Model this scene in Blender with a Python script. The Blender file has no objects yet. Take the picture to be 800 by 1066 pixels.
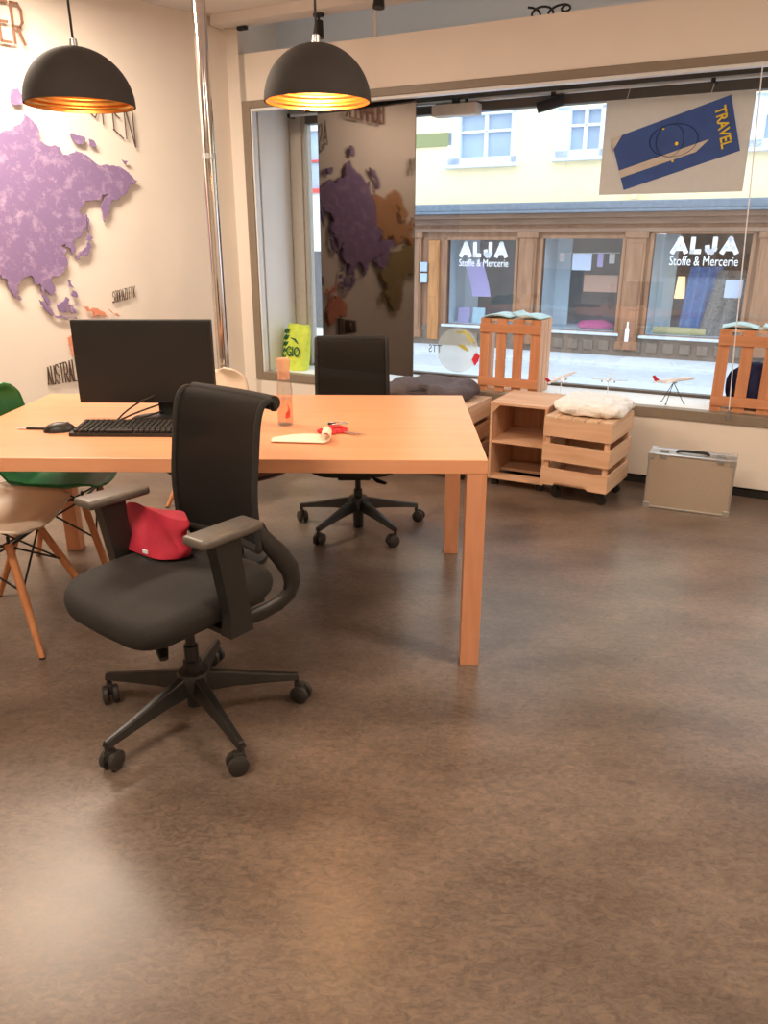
import bpy, bmesh, math, random
from mathutils import Vector, Matrix, noise
from mathutils.geometry import tessellate_polygon
PI = math.pi
scn = bpy.context.scene
COL = scn.collection
random.seed(7)

# ------------------------------------------------------------------ materials
def new_mat(name):
    m = bpy.data.materials.new(name); m.use_nodes = True
    nt = m.node_tree
    return m, nt, nt.nodes['Principled BSDF'], nt.nodes['Material Output']

def lin(c):
    return tuple((x / 12.92 if x <= .04045 else ((x + .055) / 1.055) ** 2.4) for x in [v / 255 for v in c])

def plain(name, rgb, rough=.5, metal=0.0, spec=.5, var=.06, scale=30, bump=0.0):
    m, nt, p, o = new_mat(name)
    c = lin(rgb)
    tc = nt.nodes.new('ShaderNodeTexCoord'); n = nt.nodes.new('ShaderNodeTexNoise')
    n.inputs['Scale'].default_value = scale; n.inputs['Detail'].default_value = 4
    nt.links.new(tc.outputs['Object'], n.inputs['Vector'])
    r = nt.nodes.new('ShaderNodeValToRGB')
    r.color_ramp.elements[0].position = .3; r.color_ramp.elements[1].position = .7
    r.color_ramp.elements[0].color = (*[max(0, x * (1 - var)) for x in c], 1)
    r.color_ramp.elements[1].color = (*[min(1, x * (1 + var)) for x in c], 1)
    nt.links.new(n.outputs['Fac'], r.inputs['Fac']); nt.links.new(r.outputs['Color'], p.inputs['Base Color'])
    p.inputs['Roughness'].default_value = rough; p.inputs['Metallic'].default_value = metal
    p.inputs['Specular IOR Level'].default_value = spec
    if bump:
        b = nt.nodes.new('ShaderNodeBump'); b.inputs['Strength'].default_value = bump; b.inputs['Distance'].default_value = .01
        nt.links.new(n.outputs['Fac'], b.inputs['Height']); nt.links.new(b.outputs['Normal'], p.inputs['Normal'])
    return m

def wood(name, a, b, axis='X', rough=.45, scale=9, spec=.4, stretch=14):
    m, nt, p, o = new_mat(name)
    tc = nt.nodes.new('ShaderNodeTexCoord'); mp = nt.nodes.new('ShaderNodeMapping')
    sc = [stretch, stretch, stretch]; sc['XYZ'.index(axis)] = 1
    mp.inputs['Scale'].default_value = sc
    n = nt.nodes.new('ShaderNodeTexNoise'); n.inputs['Scale'].default_value = scale / 4; n.inputs['Detail'].default_value = 6
    n.inputs['Distortion'].default_value = .6
    r = nt.nodes.new('ShaderNodeValToRGB')
    r.color_ramp.elements[0].position = .32; r.color_ramp.elements[1].position = .68
    r.color_ramp.elements[0].color = (*lin(a), 1); r.color_ramp.elements[1].color = (*lin(b), 1)
    nt.links.new(tc.outputs['Object'], mp.inputs['Vector']); nt.links.new(mp.outputs['Vector'], n.inputs['Vector'])
    nt.links.new(n.outputs['Fac'], r.inputs['Fac']); nt.links.new(r.outputs['Color'], p.inputs['Base Color'])
    p.inputs['Roughness'].default_value = rough; p.inputs['Specular IOR Level'].default_value = spec
    return m

def emis(name, rgb, s):
    m, nt, p, o = new_mat(name)
    p.inputs['Emission Color'].default_value = (*lin(rgb), 1); p.inputs['Emission Strength'].default_value = s
    p.inputs['Base Color'].default_value = (*lin(rgb), 1)
    return m

def glass(name, tint=(250, 252, 255), ior=1.5, gain=1.0, rough=0.0):
    m, nt, p, o = new_mat(name); nt.nodes.remove(p)
    t = nt.nodes.new('ShaderNodeBsdfTransparent'); t.inputs['Color'].default_value = (*lin(tint), 1)
    g = nt.nodes.new('ShaderNodeBsdfGlossy'); g.inputs['Roughness'].default_value = rough
    geo = nt.nodes.new('ShaderNodeNewGeometry')
    mi = nt.nodes.new('ShaderNodeMix'); mi.data_type = 'FLOAT'
    mi.inputs[2].default_value = ior; mi.inputs[3].default_value = 1 / ior
    nt.links.new(geo.outputs['Backfacing'], mi.inputs[0])
    f = nt.nodes.new('ShaderNodeFresnel'); nt.links.new(mi.outputs[0], f.inputs['IOR'])
    k = nt.nodes.new('ShaderNodeMath'); k.operation = 'MULTIPLY'; k.inputs[1].default_value = gain; k.use_clamp = True
    nt.links.new(f.outputs[0], k.inputs[0])
    mx = nt.nodes.new('ShaderNodeMixShader')
    nt.links.new(k.outputs[0], mx.inputs[0]); nt.links.new(t.outputs[0], mx.inputs[1]); nt.links.new(g.outputs[0], mx.inputs[2])
    nt.links.new(mx.outputs[0], o.inputs['Surface'])
    return m

def sheer(name, rgb, alpha, rough=.8):
    """woven mesh or thin film: a share of the light passes straight through"""
    m, nt, p, o = new_mat(name)
    p.inputs['Base Color'].default_value = (*lin(rgb), 1); p.inputs['Roughness'].default_value = rough
    p.inputs['Specular IOR Level'].default_value = .2
    t = nt.nodes.new('ShaderNodeBsdfTransparent'); mx = nt.nodes.new('ShaderNodeMixShader')
    mx.inputs[0].default_value = alpha
    nt.links.new(t.outputs[0], mx.inputs[1]); nt.links.new(p.outputs[0], mx.inputs[2]); nt.links.new(mx.outputs[0], o.inputs['Surface'])
    return m

M = {}
M['wall'] = plain('wall_paint', (238, 228, 216), .8, var=.02, scale=3)
M['wall_white'] = plain('reveal_paint', (232, 232, 230), .7, var=.02, scale=3)
M['ceiling'] = plain('ceiling_paint', (232, 226, 220), .85, var=.02, scale=2)
M['panel_wall'] = plain('parapet_paint', (236, 228, 218), .6, var=.02, scale=3)
M['taupe'] = plain('taupe_frame', (138, 124, 108), .45, var=.04)
M['taupe_dark'] = plain('dark_frame', (92, 84, 76), .5, var=.05)
M['post_grey'] = plain('post_grey', (176, 168, 156), .5, var=.04)
M['black_trim'] = plain('black_trim', (34, 31, 29), .5)
M['sill'] = plain('white_sill', (235, 238, 240), .45, var=.02)
M['beech'] = wood('beech_laminate', (226, 158, 116), (233, 168, 126), 'X', .34, 6, .45)
M['beech_leg'] = wood('beech_leg_laminate', (212, 146, 108), (224, 160, 122), 'Z', .4, 8, .4)
M['beech_edge'] = wood('beech_edge_band', (206, 138, 98), (220, 152, 110), 'X', .4, 8, .4)
M['pine'] = wood('pine_crate', (208, 162, 128), (228, 190, 158), 'X', .6, 7, .25)
M['pine_v'] = wood('pine_crate_upright', (204, 156, 122), (224, 184, 152), 'Z', .6, 7, .25)
M['pine_side'] = wood('pine_crate_depth', (214, 178, 146), (234, 204, 174), 'Y', .6, 7, .25)
M['pine_orange'] = wood('orange_pine', (194, 132, 94), (216, 154, 114), 'Z', .55, 8, .25)
M['pine_orange_h'] = wood('orange_pine_rail', (196, 134, 96), (218, 156, 116), 'X', .55, 8, .25)
M['dowel'] = wood('dowel_wood', (190, 122, 78), (214, 148, 102), 'Z', .5, 8, .3)
M['black_plastic'] = plain('black_plastic', (36, 34, 32), .42, var=.1)
M['black_soft'] = plain('black_upholstery', (38, 35, 33), .85, var=.12, scale=160, bump=.08)
M['pad_grey'] = plain('arm_pad_sheen', (92, 84, 76), .4, var=.12, scale=40)  # grey lightened to carry the light reflected off the pad tops
M['base_metal'] = plain('black_nylon_base', (34, 32, 30), .38, var=.15)
M['edge_worn'] = plain('worn_edge', (112, 100, 90), .5)
M['wheel'] = plain('wheel_rubber', (50, 47, 44), .45)
M['mesh'] = sheer('chair_mesh', (34, 31, 29), .93)
M['mesh_open'] = sheer('chair_mesh_open', (30, 28, 27), .72)
M['lamp_black'] = plain('matt_black_shade', (52, 46, 42), .75, var=.05)
M['gold'] = plain('gold_reflector', (230, 172, 100), .3, metal=1.0, var=.08, scale=12)
M['cord'] = plain('cord', (44, 40, 38), .7)
M['chrome'] = plain('chrome', (214, 208, 204), .12, metal=1.0, var=.02)
M['alu'] = plain('aluminium', (205, 206, 206), .32, metal=.9, var=.03)
M['case_panel'] = plain('case_panel', (184, 170, 154), .42, metal=.3, var=.06, scale=120)
M['monitor'] = plain('monitor_black', (26, 25, 25), .55, var=.08)
M['screen'] = plain('screen_off', (22, 22, 22), .38, var=.05)
M['key'] = plain('keycap', (46, 43, 41), .55)
M['white_shell'] = plain('white_shell', (226, 206, 184), .4, var=.03)
M['green_shell'] = plain('green_shell', (24, 122, 64), .42, var=.06)
M['red_shell'] = plain('maroon_shell', (104, 30, 34), .4, var=.06)
M['red_cloth'] = plain('red_cloth', (178, 36, 58), .8, var=.18, scale=14, bump=.3)
M['wire'] = plain('black_wire', (28, 27, 26), .4)
M['paper'] = plain('cream_paper', (246, 226, 204), .75, var=.03)
M['cushion'] = plain('grey_cushion', (92, 84, 88), .9, var=.12, scale=60, bump=.2)
M['fleece'] = plain('sheepskin', (252, 249, 244), .95, var=.06, scale=90, bump=.8)
M['brochure'] = plain('pale_blue_brochure', (176, 214, 222), .5, var=.15, scale=25)
M['navy'] = plain('navy_cloth', (34, 40, 84), .8, var=.2, scale=25, bump=.2)
M['plane_white'] = plain('model_white', (240, 240, 242), .35)
M['red'] = plain('red_paint', (206, 34, 48), .4)
M['dark'] = plain('near_black', (24, 24, 26), .5)
M['grey'] = plain('mid_grey', (130, 128, 126), .5)
M['letter'] = plain('bronze_lettering', (92, 70, 58), .45, metal=.3)
M['letter_big'] = plain('copper_lettering', (148, 108, 88), .4, metal=.3)
M['letter_thin'] = plain('dark_lettering', (84, 72, 66), .5)
M['board'] = plain('grey_board', (214, 206, 196), .7, var=.03)
def backlit(name, rgb):
    m = plain(name, rgb, .7, var=.03); nt = m.node_tree; p = nt.nodes['Principled BSDF']; o = nt.nodes['Material Output']
    t = nt.nodes.new('ShaderNodeBsdfTranslucent'); t.inputs['Color'].default_value = (*lin(rgb), 1)
    mx = nt.nodes.new('ShaderNodeMixShader'); mx.inputs[0].default_value = .4
    nt.links.new(p.outputs[0], mx.inputs[1]); nt.links.new(t.outputs[0], mx.inputs[2]); nt.links.new(mx.outputs[0], o.inputs['Surface'])
    return m
M['board'] = backlit('poster_paper', (226, 220, 212))
M['passport'] = plain('passport_blue', (46, 80, 150), .5, var=.15, scale=8)
M['passport_dark'] = plain('passport_dark_blue', (28, 50, 108), .5)
M['yellow'] = plain('poster_yellow', (238, 206, 50), .5)
M['poster_white'] = plain('poster_pale', (206, 196, 184), .5)
M['lime'] = plain('lime_bag', (206, 226, 84), .7, var=.08)
M['leaf'] = plain('dark_leaf', (36, 92, 58), .7)
M['pane'] = glass('window_glass', gain=1.6)
M['carafe_glass'] = glass('carafe_glass', (250, 248, 246), 1.5, 1.3)
M['water'] = glass('carafe_water', (252, 246, 240), 1.33, .8)
M['peach'] = plain('peach_plastic', (238, 180, 144), .4)
M['lid'] = sheer('lid_plastic', (240, 188, 154), .6, .3)
M['decal_red'] = plain('decal_red', (214, 70, 60), .5)
M['disc'] = sheer('sticker_disc', (244, 250, 240), .3)
M['sticker_grey'] = sheer('sticker_lettering', (110, 118, 126), .6)
M['sticker_red'] = plain('sticker_red', (236, 50, 70), .5)
M['sticker_yellow'] = plain('sticker_yellow', (232, 216, 110), .5)
M['skin_yellow'] = plain('facade_yellow', (251, 233, 188), .85, var=.03, scale=4)
M['skin_white'] = plain('neighbour_white', (226, 222, 218), .85, var=.03, scale=4)
M['shop_wood'] = wood('shop_front_wood', (136, 98, 72), (166, 124, 94), 'Z', .5, 5, .3, 8)
M['shop_wood_h'] = wood('shop_front_rail', (128, 98, 78), (152, 120, 98), 'X', .5, 5, .3, 8)
M['shop_orange'] = wood('shop_door_wood', (166, 112, 66), (196, 138, 84), 'Z', .5, 5, .3, 8)
M['stone'] = plain('base_stone', (128, 112, 98), .8, var=.12, scale=12)
M['lead'] = plain('cornice_lead', (112, 124, 136), .6, var=.15, scale=14)
M['win_blue'] = plain('blue_white_frame', (222, 232, 250), .5)
M['win_pane'] = plain('dim_pane', (168, 186, 206), .15, var=.1, scale=2)
M['lettering_white'] = plain('white_lettering', (248, 250, 252), .6)
M['street'] = plain('street_asphalt', (186, 194, 202), .7, var=.08, scale=8)
M['kerb'] = plain('kerb_stone', (206, 212, 216), .7, var=.08, scale=12)
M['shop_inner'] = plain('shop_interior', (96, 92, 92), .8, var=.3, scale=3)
M['shop_reveal'] = plain('shop_reveal', (214, 228, 232), .7)
M['lilac'] = plain('lilac_paper', (176, 160, 206), .7)
M['pink'] = plain('pink_cloth', (226, 84, 140), .8)
M['blue_cloth'] = plain('blue_cloth', (70, 120, 176), .8, var=.2, scale=14)
M['pattern'] = plain('patterned_cloth', (130, 122, 112), .8, var=.8, scale=45)
M['yellow_cloth'] = plain('yellow_cloth', (206, 190, 120), .8)
M['olive'] = plain('street_plate', (150, 154, 104), .6)

def map_mat(name, a, b):
    m, nt, p, o = new_mat(name)
    tc = nt.nodes.new('ShaderNodeTexCoord')
    n = nt.nodes.new('ShaderNodeTexNoise'); n.inputs['Scale'].default_value = 13; n.inputs['Detail'].default_value = 9; n.inputs['Roughness'].default_value = .75
    r = nt.nodes.new('ShaderNodeValToRGB')
    r.color_ramp.elements[0].position = .50; r.color_ramp.elements[1].position = .68
    r.color_ramp.elements[0].color = (*lin(a), 1); r.color_ramp.elements[1].color = (*lin(b), 1)
    nt.links.new(tc.outputs['Object'], n.inputs['Vector']); nt.links.new(n.outputs['Fac'], r.inputs['Fac'])
    nt.links.new(r.outputs['Color'], p.inputs['Base Color']); p.inputs['Roughness'].default_value = .6
    return m
M['map_purple'] = map_mat('map_purple', (140, 117, 160), (190, 166, 198))
M['map_tan'] = map_mat('map_tan', (196, 146, 104), (216, 176, 138))
M['map_ochre'] = map_mat('map_ochre', (158, 138, 96), (186, 166, 126))
M['map_salmon'] = map_mat('map_salmon', (226, 146, 116), (238, 180, 152))

def floor_mat():
    m, nt, p, o = new_mat('floor_linoleum')
    tc = nt.nodes.new('ShaderNodeTexCoord')
    n1 = nt.nodes.new('ShaderNodeTexNoise'); n1.inputs['Scale'].default_value = 2.2; n1.inputs['Detail'].default_value = 6
    n2 = nt.nodes.new('ShaderNodeTexNoise'); n2.inputs['Scale'].default_value = 34; n2.inputs['Detail'].default_value = 9; n2.inputs['Roughness'].default_value = .72; n2.inputs['Distortion'].default_value = 1.2
    mp = nt.nodes.new('ShaderNodeMapping'); mp.inputs['Scale'].default_value = (1, 1.9, 1); mp.inputs['Rotation'].default_value = (0, 0, .5)
    nt.links.new(tc.outputs['Object'], mp.inputs['Vector'])
    nt.links.new(mp.outputs['Vector'], n1.inputs['Vector']); nt.links.new(mp.outputs['Vector'], n2.inputs['Vector'])
    r1 = nt.nodes.new('ShaderNodeValToRGB'); r1.color_ramp.elements[0].position = .3; r1.color_ramp.elements[1].position = .7
    r1.color_ramp.elements[0].color = (*lin((92, 78, 68)), 1); r1.color_ramp.elements[1].color = (*lin((124, 108, 96)), 1)
    r2 = nt.nodes.new('ShaderNodeValToRGB')
    e = r2.color_ramp.elements
    e[0].position = .32; e[0].color = (.62, .62, .62, 1); e[1].position = .5; e[1].color = (1, 1, 1, 1)
    k = e.new(.72); k.color = (1.5, 1.42, 1.32, 1)
    mx = nt.nodes.new('ShaderNodeMixRGB'); mx.blend_type = 'MULTIPLY'; mx.inputs[0].default_value = 1
    nt.links.new(n1.outputs['Fac'], r1.inputs['Fac']); nt.links.new(n2.outputs['Fac'], r2.inputs['Fac'])
    nt.links.new(r1.outputs['Color'], mx.inputs[1]); nt.links.new(r2.outputs['Color'], mx.inputs[2])
    nt.links.new(mx.outputs[0], p.inputs['Base Color'])
    rr = nt.nodes.new('ShaderNodeMapRange'); rr.inputs['To Min'].default_value = .24; rr.inputs['To Max'].default_value = .38
    nt.links.new(n2.outputs['Fac'], rr.inputs['Value']); nt.links.new(rr.outputs[0], p.inputs['Roughness'])
    p.inputs['Specular IOR Level'].default_value = .42
    return m
M['floor'] = floor_mat()

# ------------------------------------------------------------------ mesh helpers
def bm_new(): return bmesh.new()

def box(bm, c, s, rot=None, bev=0.0, seg=2):
    r = bmesh.ops.create_cube(bm, size=1.0)
    vs = r['verts']
    mat = Matrix.Translation(Vector(c)) @ (rot.to_4x4() if rot else Matrix.Identity(4)) @ Matrix.Diagonal((s[0], s[1], s[2], 1))
    bmesh.ops.transform(bm, matrix=mat, verts=vs)
    if bev > 0:
        es = {e for v in vs for e in v.link_edges}
        bmesh.ops.bevel(bm, geom=list(es), offset=bev, segments=seg, affect='EDGES', profile=.6)
    return bm

def boxr(bm, x0, x1, y0, y1, z0, z1, bev=0.0):
    return box(bm, ((x0 + x1) / 2, (y0 + y1) / 2, (z0 + z1) / 2), (abs(x1 - x0), abs(y1 - y0), abs(z1 - z0)), None, bev)

def tube(bm, pts, r, seg=10, closed=False, flat=1.0):
    pts = [Vector(p) for p in pts]; n = len(pts)
    rs = r if isinstance(r, (list, tuple)) else [r] * n
    rings = []; prev = None
    for i, p in enumerate(pts):
        if closed: t = (pts[(i + 1) % n] - pts[i - 1])
        else: t = pts[min(i + 1, n - 1)] - pts[max(i - 1, 0)]
        t.normalize()
        if prev is None:
            a = Vector((0, 0, 1)) if abs(t.z) < .9 else Vector((1, 0, 0))
            u = t.cross(a).normalized()
        else:
            u = (prev - t * prev.dot(t)).normalized()
        prev = u; w = t.cross(u)
        rings.append([bm.verts.new(p + (u * math.cos(2 * PI * k / seg) + w * math.sin(2 * PI * k / seg) * flat) * rs[i]) for k in range(seg)])
    m = n if closed else n - 1
    for i in range(m):
        A, B = rings[i], rings[(i + 1) % n]
        for k in range(seg):
            bm.faces.new((A[k], A[(k + 1) % seg], B[(k + 1) % seg], B[k]))
    if not closed:
        bm.faces.new(list(reversed(rings[0]))); bm.faces.new(rings[-1])
    return bm

def lathe(bm, prof, seg=32, c=(0, 0, 0), mat=None):
    rings = []; c = Vector(c)
    for (r, z) in prof:
        if r < 1e-6:
            rings.append([bm.verts.new(c + Vector((0, 0, z)))])
        else:
            rings.append([bm.verts.new(c + Vector((r * math.cos(2 * PI * k / seg), r * math.sin(2 * PI * k / seg), z))) for k in range(seg)])
    vs = [v for g in rings for v in g]
    for A, B in zip(rings, rings[1:]):
        for k in range(seg):
            j = (k + 1) % seg
            if len(A) == 1 and len(B) == 1: continue
            if len(A) == 1: bm.faces.new((A[0], B[j], B[k]))
            elif len(B) == 1: bm.faces.new((A[k], A[j], B[0]))
            else: bm.faces.new((A[k], A[j], B[j], B[k]))
    if mat: bmesh.ops.transform(bm, matrix=mat, verts=vs)
    return bm

def prism(bm, pts, h, mat=None):
    """polygon in local XZ, extruded from y=0 to y=h"""
    a = [bm.verts.new((x, 0, z)) for x, z in pts]; b = [bm.verts.new((x, h, z)) for x, z in pts]
    n = len(pts)
    for i in range(n): bm.faces.new((a[i], b[i], b[(i + 1) % n], a[(i + 1) % n]))
    for tri in tessellate_polygon([[Vector((x, z, 0)) for x, z in pts]]):
        try: bm.faces.new([a[k] for k in tri]); bm.faces.new([b[k] for k in reversed(tri)])
        except ValueError: pass
    if mat: bmesh.ops.transform(bm, matrix=mat, verts=a + b)
    return bm

def grid(bm, f, nu, nv):
    vs = [[bm.verts.new(f(i / nu, j / nv)) for j in range(nv + 1)] for i in range(nu + 1)]
    for i in range(nu):
        for j in range(nv):
            bm.faces.new((vs[i][j], vs[i + 1][j], vs[i + 1][j + 1], vs[i][j + 1]))
    return vs

def ico(bm, c, s, sub=3):
    r = bmesh.ops.create_icosphere(bm, subdivisions=sub, radius=1.0)
    bmesh.ops.transform(bm, matrix=Matrix.Translation(Vector(c)) @ Matrix.Diagonal((s[0], s[1], s[2], 1)), verts=r['verts'])
    return r['verts']

def obj(name, bm, mat, parent=None, smooth=False, label=None, solid=0, loc=None):
    bmesh.ops.recalc_face_normals(bm, faces=bm.faces[:])
    me = bpy.data.meshes.new(name); bm.to_mesh(me); bm.free()
    if smooth:
        for p in me.polygons: p.use_smooth = True
    mats = mat if isinstance(mat, (list, tuple)) else [mat]
    for m in mats: me.materials.append(m)
    o = bpy.data.objects.new(name, me); COL.objects.link(o)
    if smooth:
        try: me.set_sharp_from_angle(angle=math.radians(40))
        except Exception: pass
    if parent: o.parent = parent
    if label: o['label'] = label
    if loc: o.location = loc
    if solid:
        md = o.modifiers.new('thickness', 'SOLIDIFY'); md.thickness = solid; md.offset = 0
    return o

def tag(o, label, cat, group=None):
    o['label'] = label; o['category'] = cat
    if group: o['group'] = group
    return o

def thing(name, label, cat, loc=(0, 0, 0), rz=0, group=None):
    o = bpy.data.objects.new(name, None); COL.objects.link(o)
    o.empty_display_size = .1
    o.location = loc; o.rotation_euler = (0, 0, rz)
    return tag(o, label, cat, group)

def struct(o):
    o['kind'] = 'structure'; return o

def copy_tree(o, parent=None):
    c = o.copy(); COL.objects.link(c)
    if parent: c.parent = parent
    for ch in list(o.children): copy_tree(ch, c)
    return c

# ------------------------------------------------------------------ frames of the two walls
CX, CY = -1.04, 5.77                      # the room corner
WR = -math.radians(27.6)                  # window wall: x runs right along it, y runs out of the room
LR = math.radians(46.8)                   # map wall: x runs right towards the corner, y runs out of the room
def wp(u, v, z=0):
    return (CX + u * math.cos(WR) - v * math.sin(WR), CY + u * math.sin(WR) + v * math.cos(WR), z)
def lp(x, y, z=0):
    return (CX + x * math.cos(LR) - y * math.sin(LR), CY + x * math.sin(LR) + y * math.cos(LR), z)
def place(o, pos, rz=0):
    o.location = pos; o.rotation_euler = (0, 0, rz); return o

CEIL = 2.72
# ------------------------------------------------------------------ room shell
A = lp(-7.0, 0); B = wp(5.0, 0); D = wp(5.0, -6.5)
def poly_slab(name, pts, z0, z1, mat):
    bm = bm_new()
    a = [bm.verts.new((p[0], p[1], z0)) for p in pts]; b = [bm.verts.new((p[0], p[1], z1)) for p in pts]
    bm.faces.new(a); bm.faces.new(list(reversed(b)))
    for i in range(len(pts)): bm.faces.new((a[i], b[i], b[(i + 1) % len(pts)], a[(i + 1) % len(pts)]))
    return struct(obj(name, bm, mat))
poly_slab('floor', [lp(-7.15, .15), lp(.1, .15), wp(-.1, .08), wp(5.15, .08), wp(5.15, -6.6), (A[0] - .15, A[1] - .2)], -.12, 0, M['floor'])
poly_slab('ceiling', [lp(-7.15, .15), lp(.05, .15), wp(-.1, .0), wp(5.15, .0), wp(5.15, -6.6), (A[0] - .15, A[1] - .2)], CEIL, CEIL + .12, M['ceiling'])

def wall(name, P, Q, t, z0, z1, mat):
    """wall whose inner face runs P -> Q; t thick to the left of that direction"""
    P = Vector(P[:2]); Q = Vector(Q[:2]); d = Q - P
    bm = bm_new(); boxr(bm, 0, d.length, 0, t, z0, z1)
    o = struct(obj(name, bm, mat)); place(o, (P.x, P.y, 0), math.atan2(d.y, d.x)); return o
wall('wall_left', A, (CX, CY), .15, 0, CEIL, M['wall'])
wall('wall_right', B, D, .15, 0, CEIL, M['wall'])
wall('wall_back', D, A, .15, 0, CEIL, M['wall'])

# window wall: corner pillar, parapet, header
U0, U1, ZS, ZT = .165, 4.7, .46, 2.20
bm = bm_new()
boxr(bm, 0, .10, 0, .62, 0, 2.9)
boxr(bm, .10, U0 - .02, 0, .07, 0, 2.515)
boxr(bm, .10, 4.9, 0, .07, .05, .41)
boxr(bm, .10, 4.9, 0, .07, 2.235, 2.515)
boxr(bm, U1 + .05, 5.0, 0, .62, 0, 2.9)
o = struct(obj('wall_front', bm, M['wall'])); place(o, wp(0, 0), WR)
# niche behind: reveals, niche back wall over the outer window, niche ceiling
bm = bm_new()
boxr(bm, .10, 4.9, .45, .62, 2.30, 2.9)
boxr(bm, .0, 5.0, .0, .62, 2.86, 2.95)
boxr(bm, .10, 4.9, .07, .62, .0, .40)
boxr(bm, .10, U0 + .02, .07, .62, .40, 2.30)
o = struct(obj('wall_niche', bm, M['wall_white'])); place(o, wp(0, 0), WR)
bm = bm_new(); boxr(bm, 0, 5, -.14, 0, 2.662, CEIL)
o = struct(obj('trim_1', bm, M['ceiling'])); place(o, wp(0, 0), WR)
bm = bm_new(); boxr(bm, .0, 5.0, -.006, .06, 0, .04)
o = struct(obj('baseboard_front', bm, M['black_trim'])); place(o, wp(0, 0), WR)

win = struct(bpy.data.objects.new('window_1', None)); COL.objects.link(win); place(win, wp(0, 0), WR)
bm = bm_new()                                          # inner taupe frame
boxr(bm, .11, .172, -.012, .06, .405, 2.24, .004)
boxr(bm, .172, 4.75, -.012, .06, 2.195, 2.24, .004)
boxr(bm, .172, 4.75, -.012, .06, .405, .462, .004)
struct(obj('window_frame', bm, M['taupe'], win))
bm = bm_new()
boxr(bm, .172, .184, .0, .05, .462, 2.195); boxr(bm, .184, 4.75, .0, .05, 2.178, 2.195)
struct(obj('window_bead', bm, M['sill'], win))
bm = bm_new(); boxr(bm, .2, 4.75, .04, .46, .42, .458, .003)
struct(obj('window_sill', bm, M['sill'], win))
bm = bm_new()                                          # outer window: post, lintel, base rail
boxr(bm, .33, 4.75, .42, .50, 2.14, 2.30, .004)
boxr(bm, .33, 4.75, .43, .49, .44, .475, .003)
boxr(bm, 4.65, 4.75, .42, .50, .44, 2.3, .004)
struct(obj('outer_frame', bm, M['taupe_dark'], win))
bm = bm_new(); boxr(bm, .19, .325, .42, .50, .44, 2.3, .004); boxr(bm, .255, .30, .405, .42, .46, 2.2, .003)
struct(obj('outer_post', bm, M['post_grey'], win))
bm = bm_new(); boxr(bm, .33, 4.65, .455, .461, .475, 2.14)
struct(obj('window_glass', bm, M['pane'], win))

# our own building from outside
bm = bm_new()
boxr(bm, -6, .0, .45, .62, -.6, 6); boxr(bm, 5, 9, .45, .62, -.6, 6); boxr(bm, 0, 5, .45, .62, 2.95, 6); boxr(bm, 0, 5, .45, .62, -.6, 0)
o = struct(obj('wall_outside', bm, M['skin_white'])); place(o, wp(0, 0), WR)

# ------------------------------------------------------------------ street and the house across it
G = -.6
bm = bm_new(); boxr(bm, -25, 25, .62, 9.0, G - .1, G)
o = struct(obj('street', bm, M['street'])); place(o, wp(0, 0), WR)
bm = bm_new(); boxr(bm, -25, 25, 8.3, 9.7, G - .02, G + .06, .01)
o = struct(obj('pavement', bm, M['kerb'])); place(o, wp(0, 0), WR)

bl = thing('shop_building', 'yellow house across the street with brown wooden shop front', 'building', wp(0, 9.3, G), WR)
Z = lambda z: z - G                       # heights above our own floor
X0, X1 = -4.6, 14.0
UW = [(-2.39, -1.13, 2.62, 3.46), (-.43, .38, 2.66, 3.43), (2.50, 3.6, 2.68, 3.42), (5.3, 6.5, 2.66, 3.43)]
def wall_holes(bm, x0, x1, z0, z1, y0, y1, holes):
    x = x0
    for (a, b, c, d) in holes:
        boxr(bm, x, a, y0, y1, z0, z1); boxr(bm, a, b, y0, y1, z0, c); boxr(bm, a, b, y0, y1, d, z1); x = b
    boxr(bm, x, x1, y0, y1, z0, z1)
bm = bm_new(); wall_holes(bm, X0, X1, Z(1.95), Z(6.5), 0, .3, [(a, b, Z(c), Z(d)) for a, b, c, d in UW])
obj('upper_wall', bm, M['skin_yellow'], bl)
SW = [(-2.34, -1.03, -.14, 1.365), (-.53, .83, -.15, 1.39), (1.33, 2.80, -.165, 1.46), (4.2, 5.6, -.165, 1.46)]
bm = bm_new(); wall_holes(bm, X0, X1, Z(-.17), Z(1.75), 0, .12, [(a, b, Z(c), Z(d)) for a, b, c, d in SW])
obj('shop_front', bm, M['shop_wood'], bl)
bm = bm_new(); boxr(bm, X0, X1, -.02, .3, Z(-.6), Z(-.19), .005)
x = -2.3
while x < 13:
    box(bm, (x, -.03, Z(-.37)), (.17, .05, .17), None, .012); x += .27
obj('stone_base', bm, M['stone'], bl)
bm = bm_new()
boxr(bm, X0, X1, -.10, .1, Z(1.50), Z(1.56), .008); boxr(bm, X0, X1, -.06, .1, Z(1.62), Z(1.72), .01)
boxr(bm, X0, X1, -.20, .1, Z(1.72), Z(1.80), .01)
obj('fascia', bm, M['shop_wood_h'], bl)
bm = bm_new(); boxr(bm, X0, X1, -.34, .05, Z(1.80), Z(1.84), .01); prism(bm, [(X0, 0), (X1, 0), (X1, .01), (X0, .01)], .01)
boxr(bm, X0, X1, -.30, .05, Z(1.84), Z(1.97), .02)
obj('cornice', bm, M['lead'], bl)
for a, b in ((-3.02, -2.86), (-.95, -.64), (.90, 1.22), (2.92, 3.3), (5.75, 6.1)):
    bm = bm_new(); boxr(bm, a, b, -.07, .05, Z(-.30), Z(1.40), .01)
    boxr(bm, a - .03, b + .03, -.10, .05, Z(1.40), Z(1.50), .01); boxr(bm, a - .03, b + .03, -.10, .05, Z(-.42), Z(-.28), .01)
    boxr(bm, a + .04, b - .04, -.085, .0, Z(-.2), Z(1.32), .006)
    obj('pilaster', bm, M['shop_wood'], bl)
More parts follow.
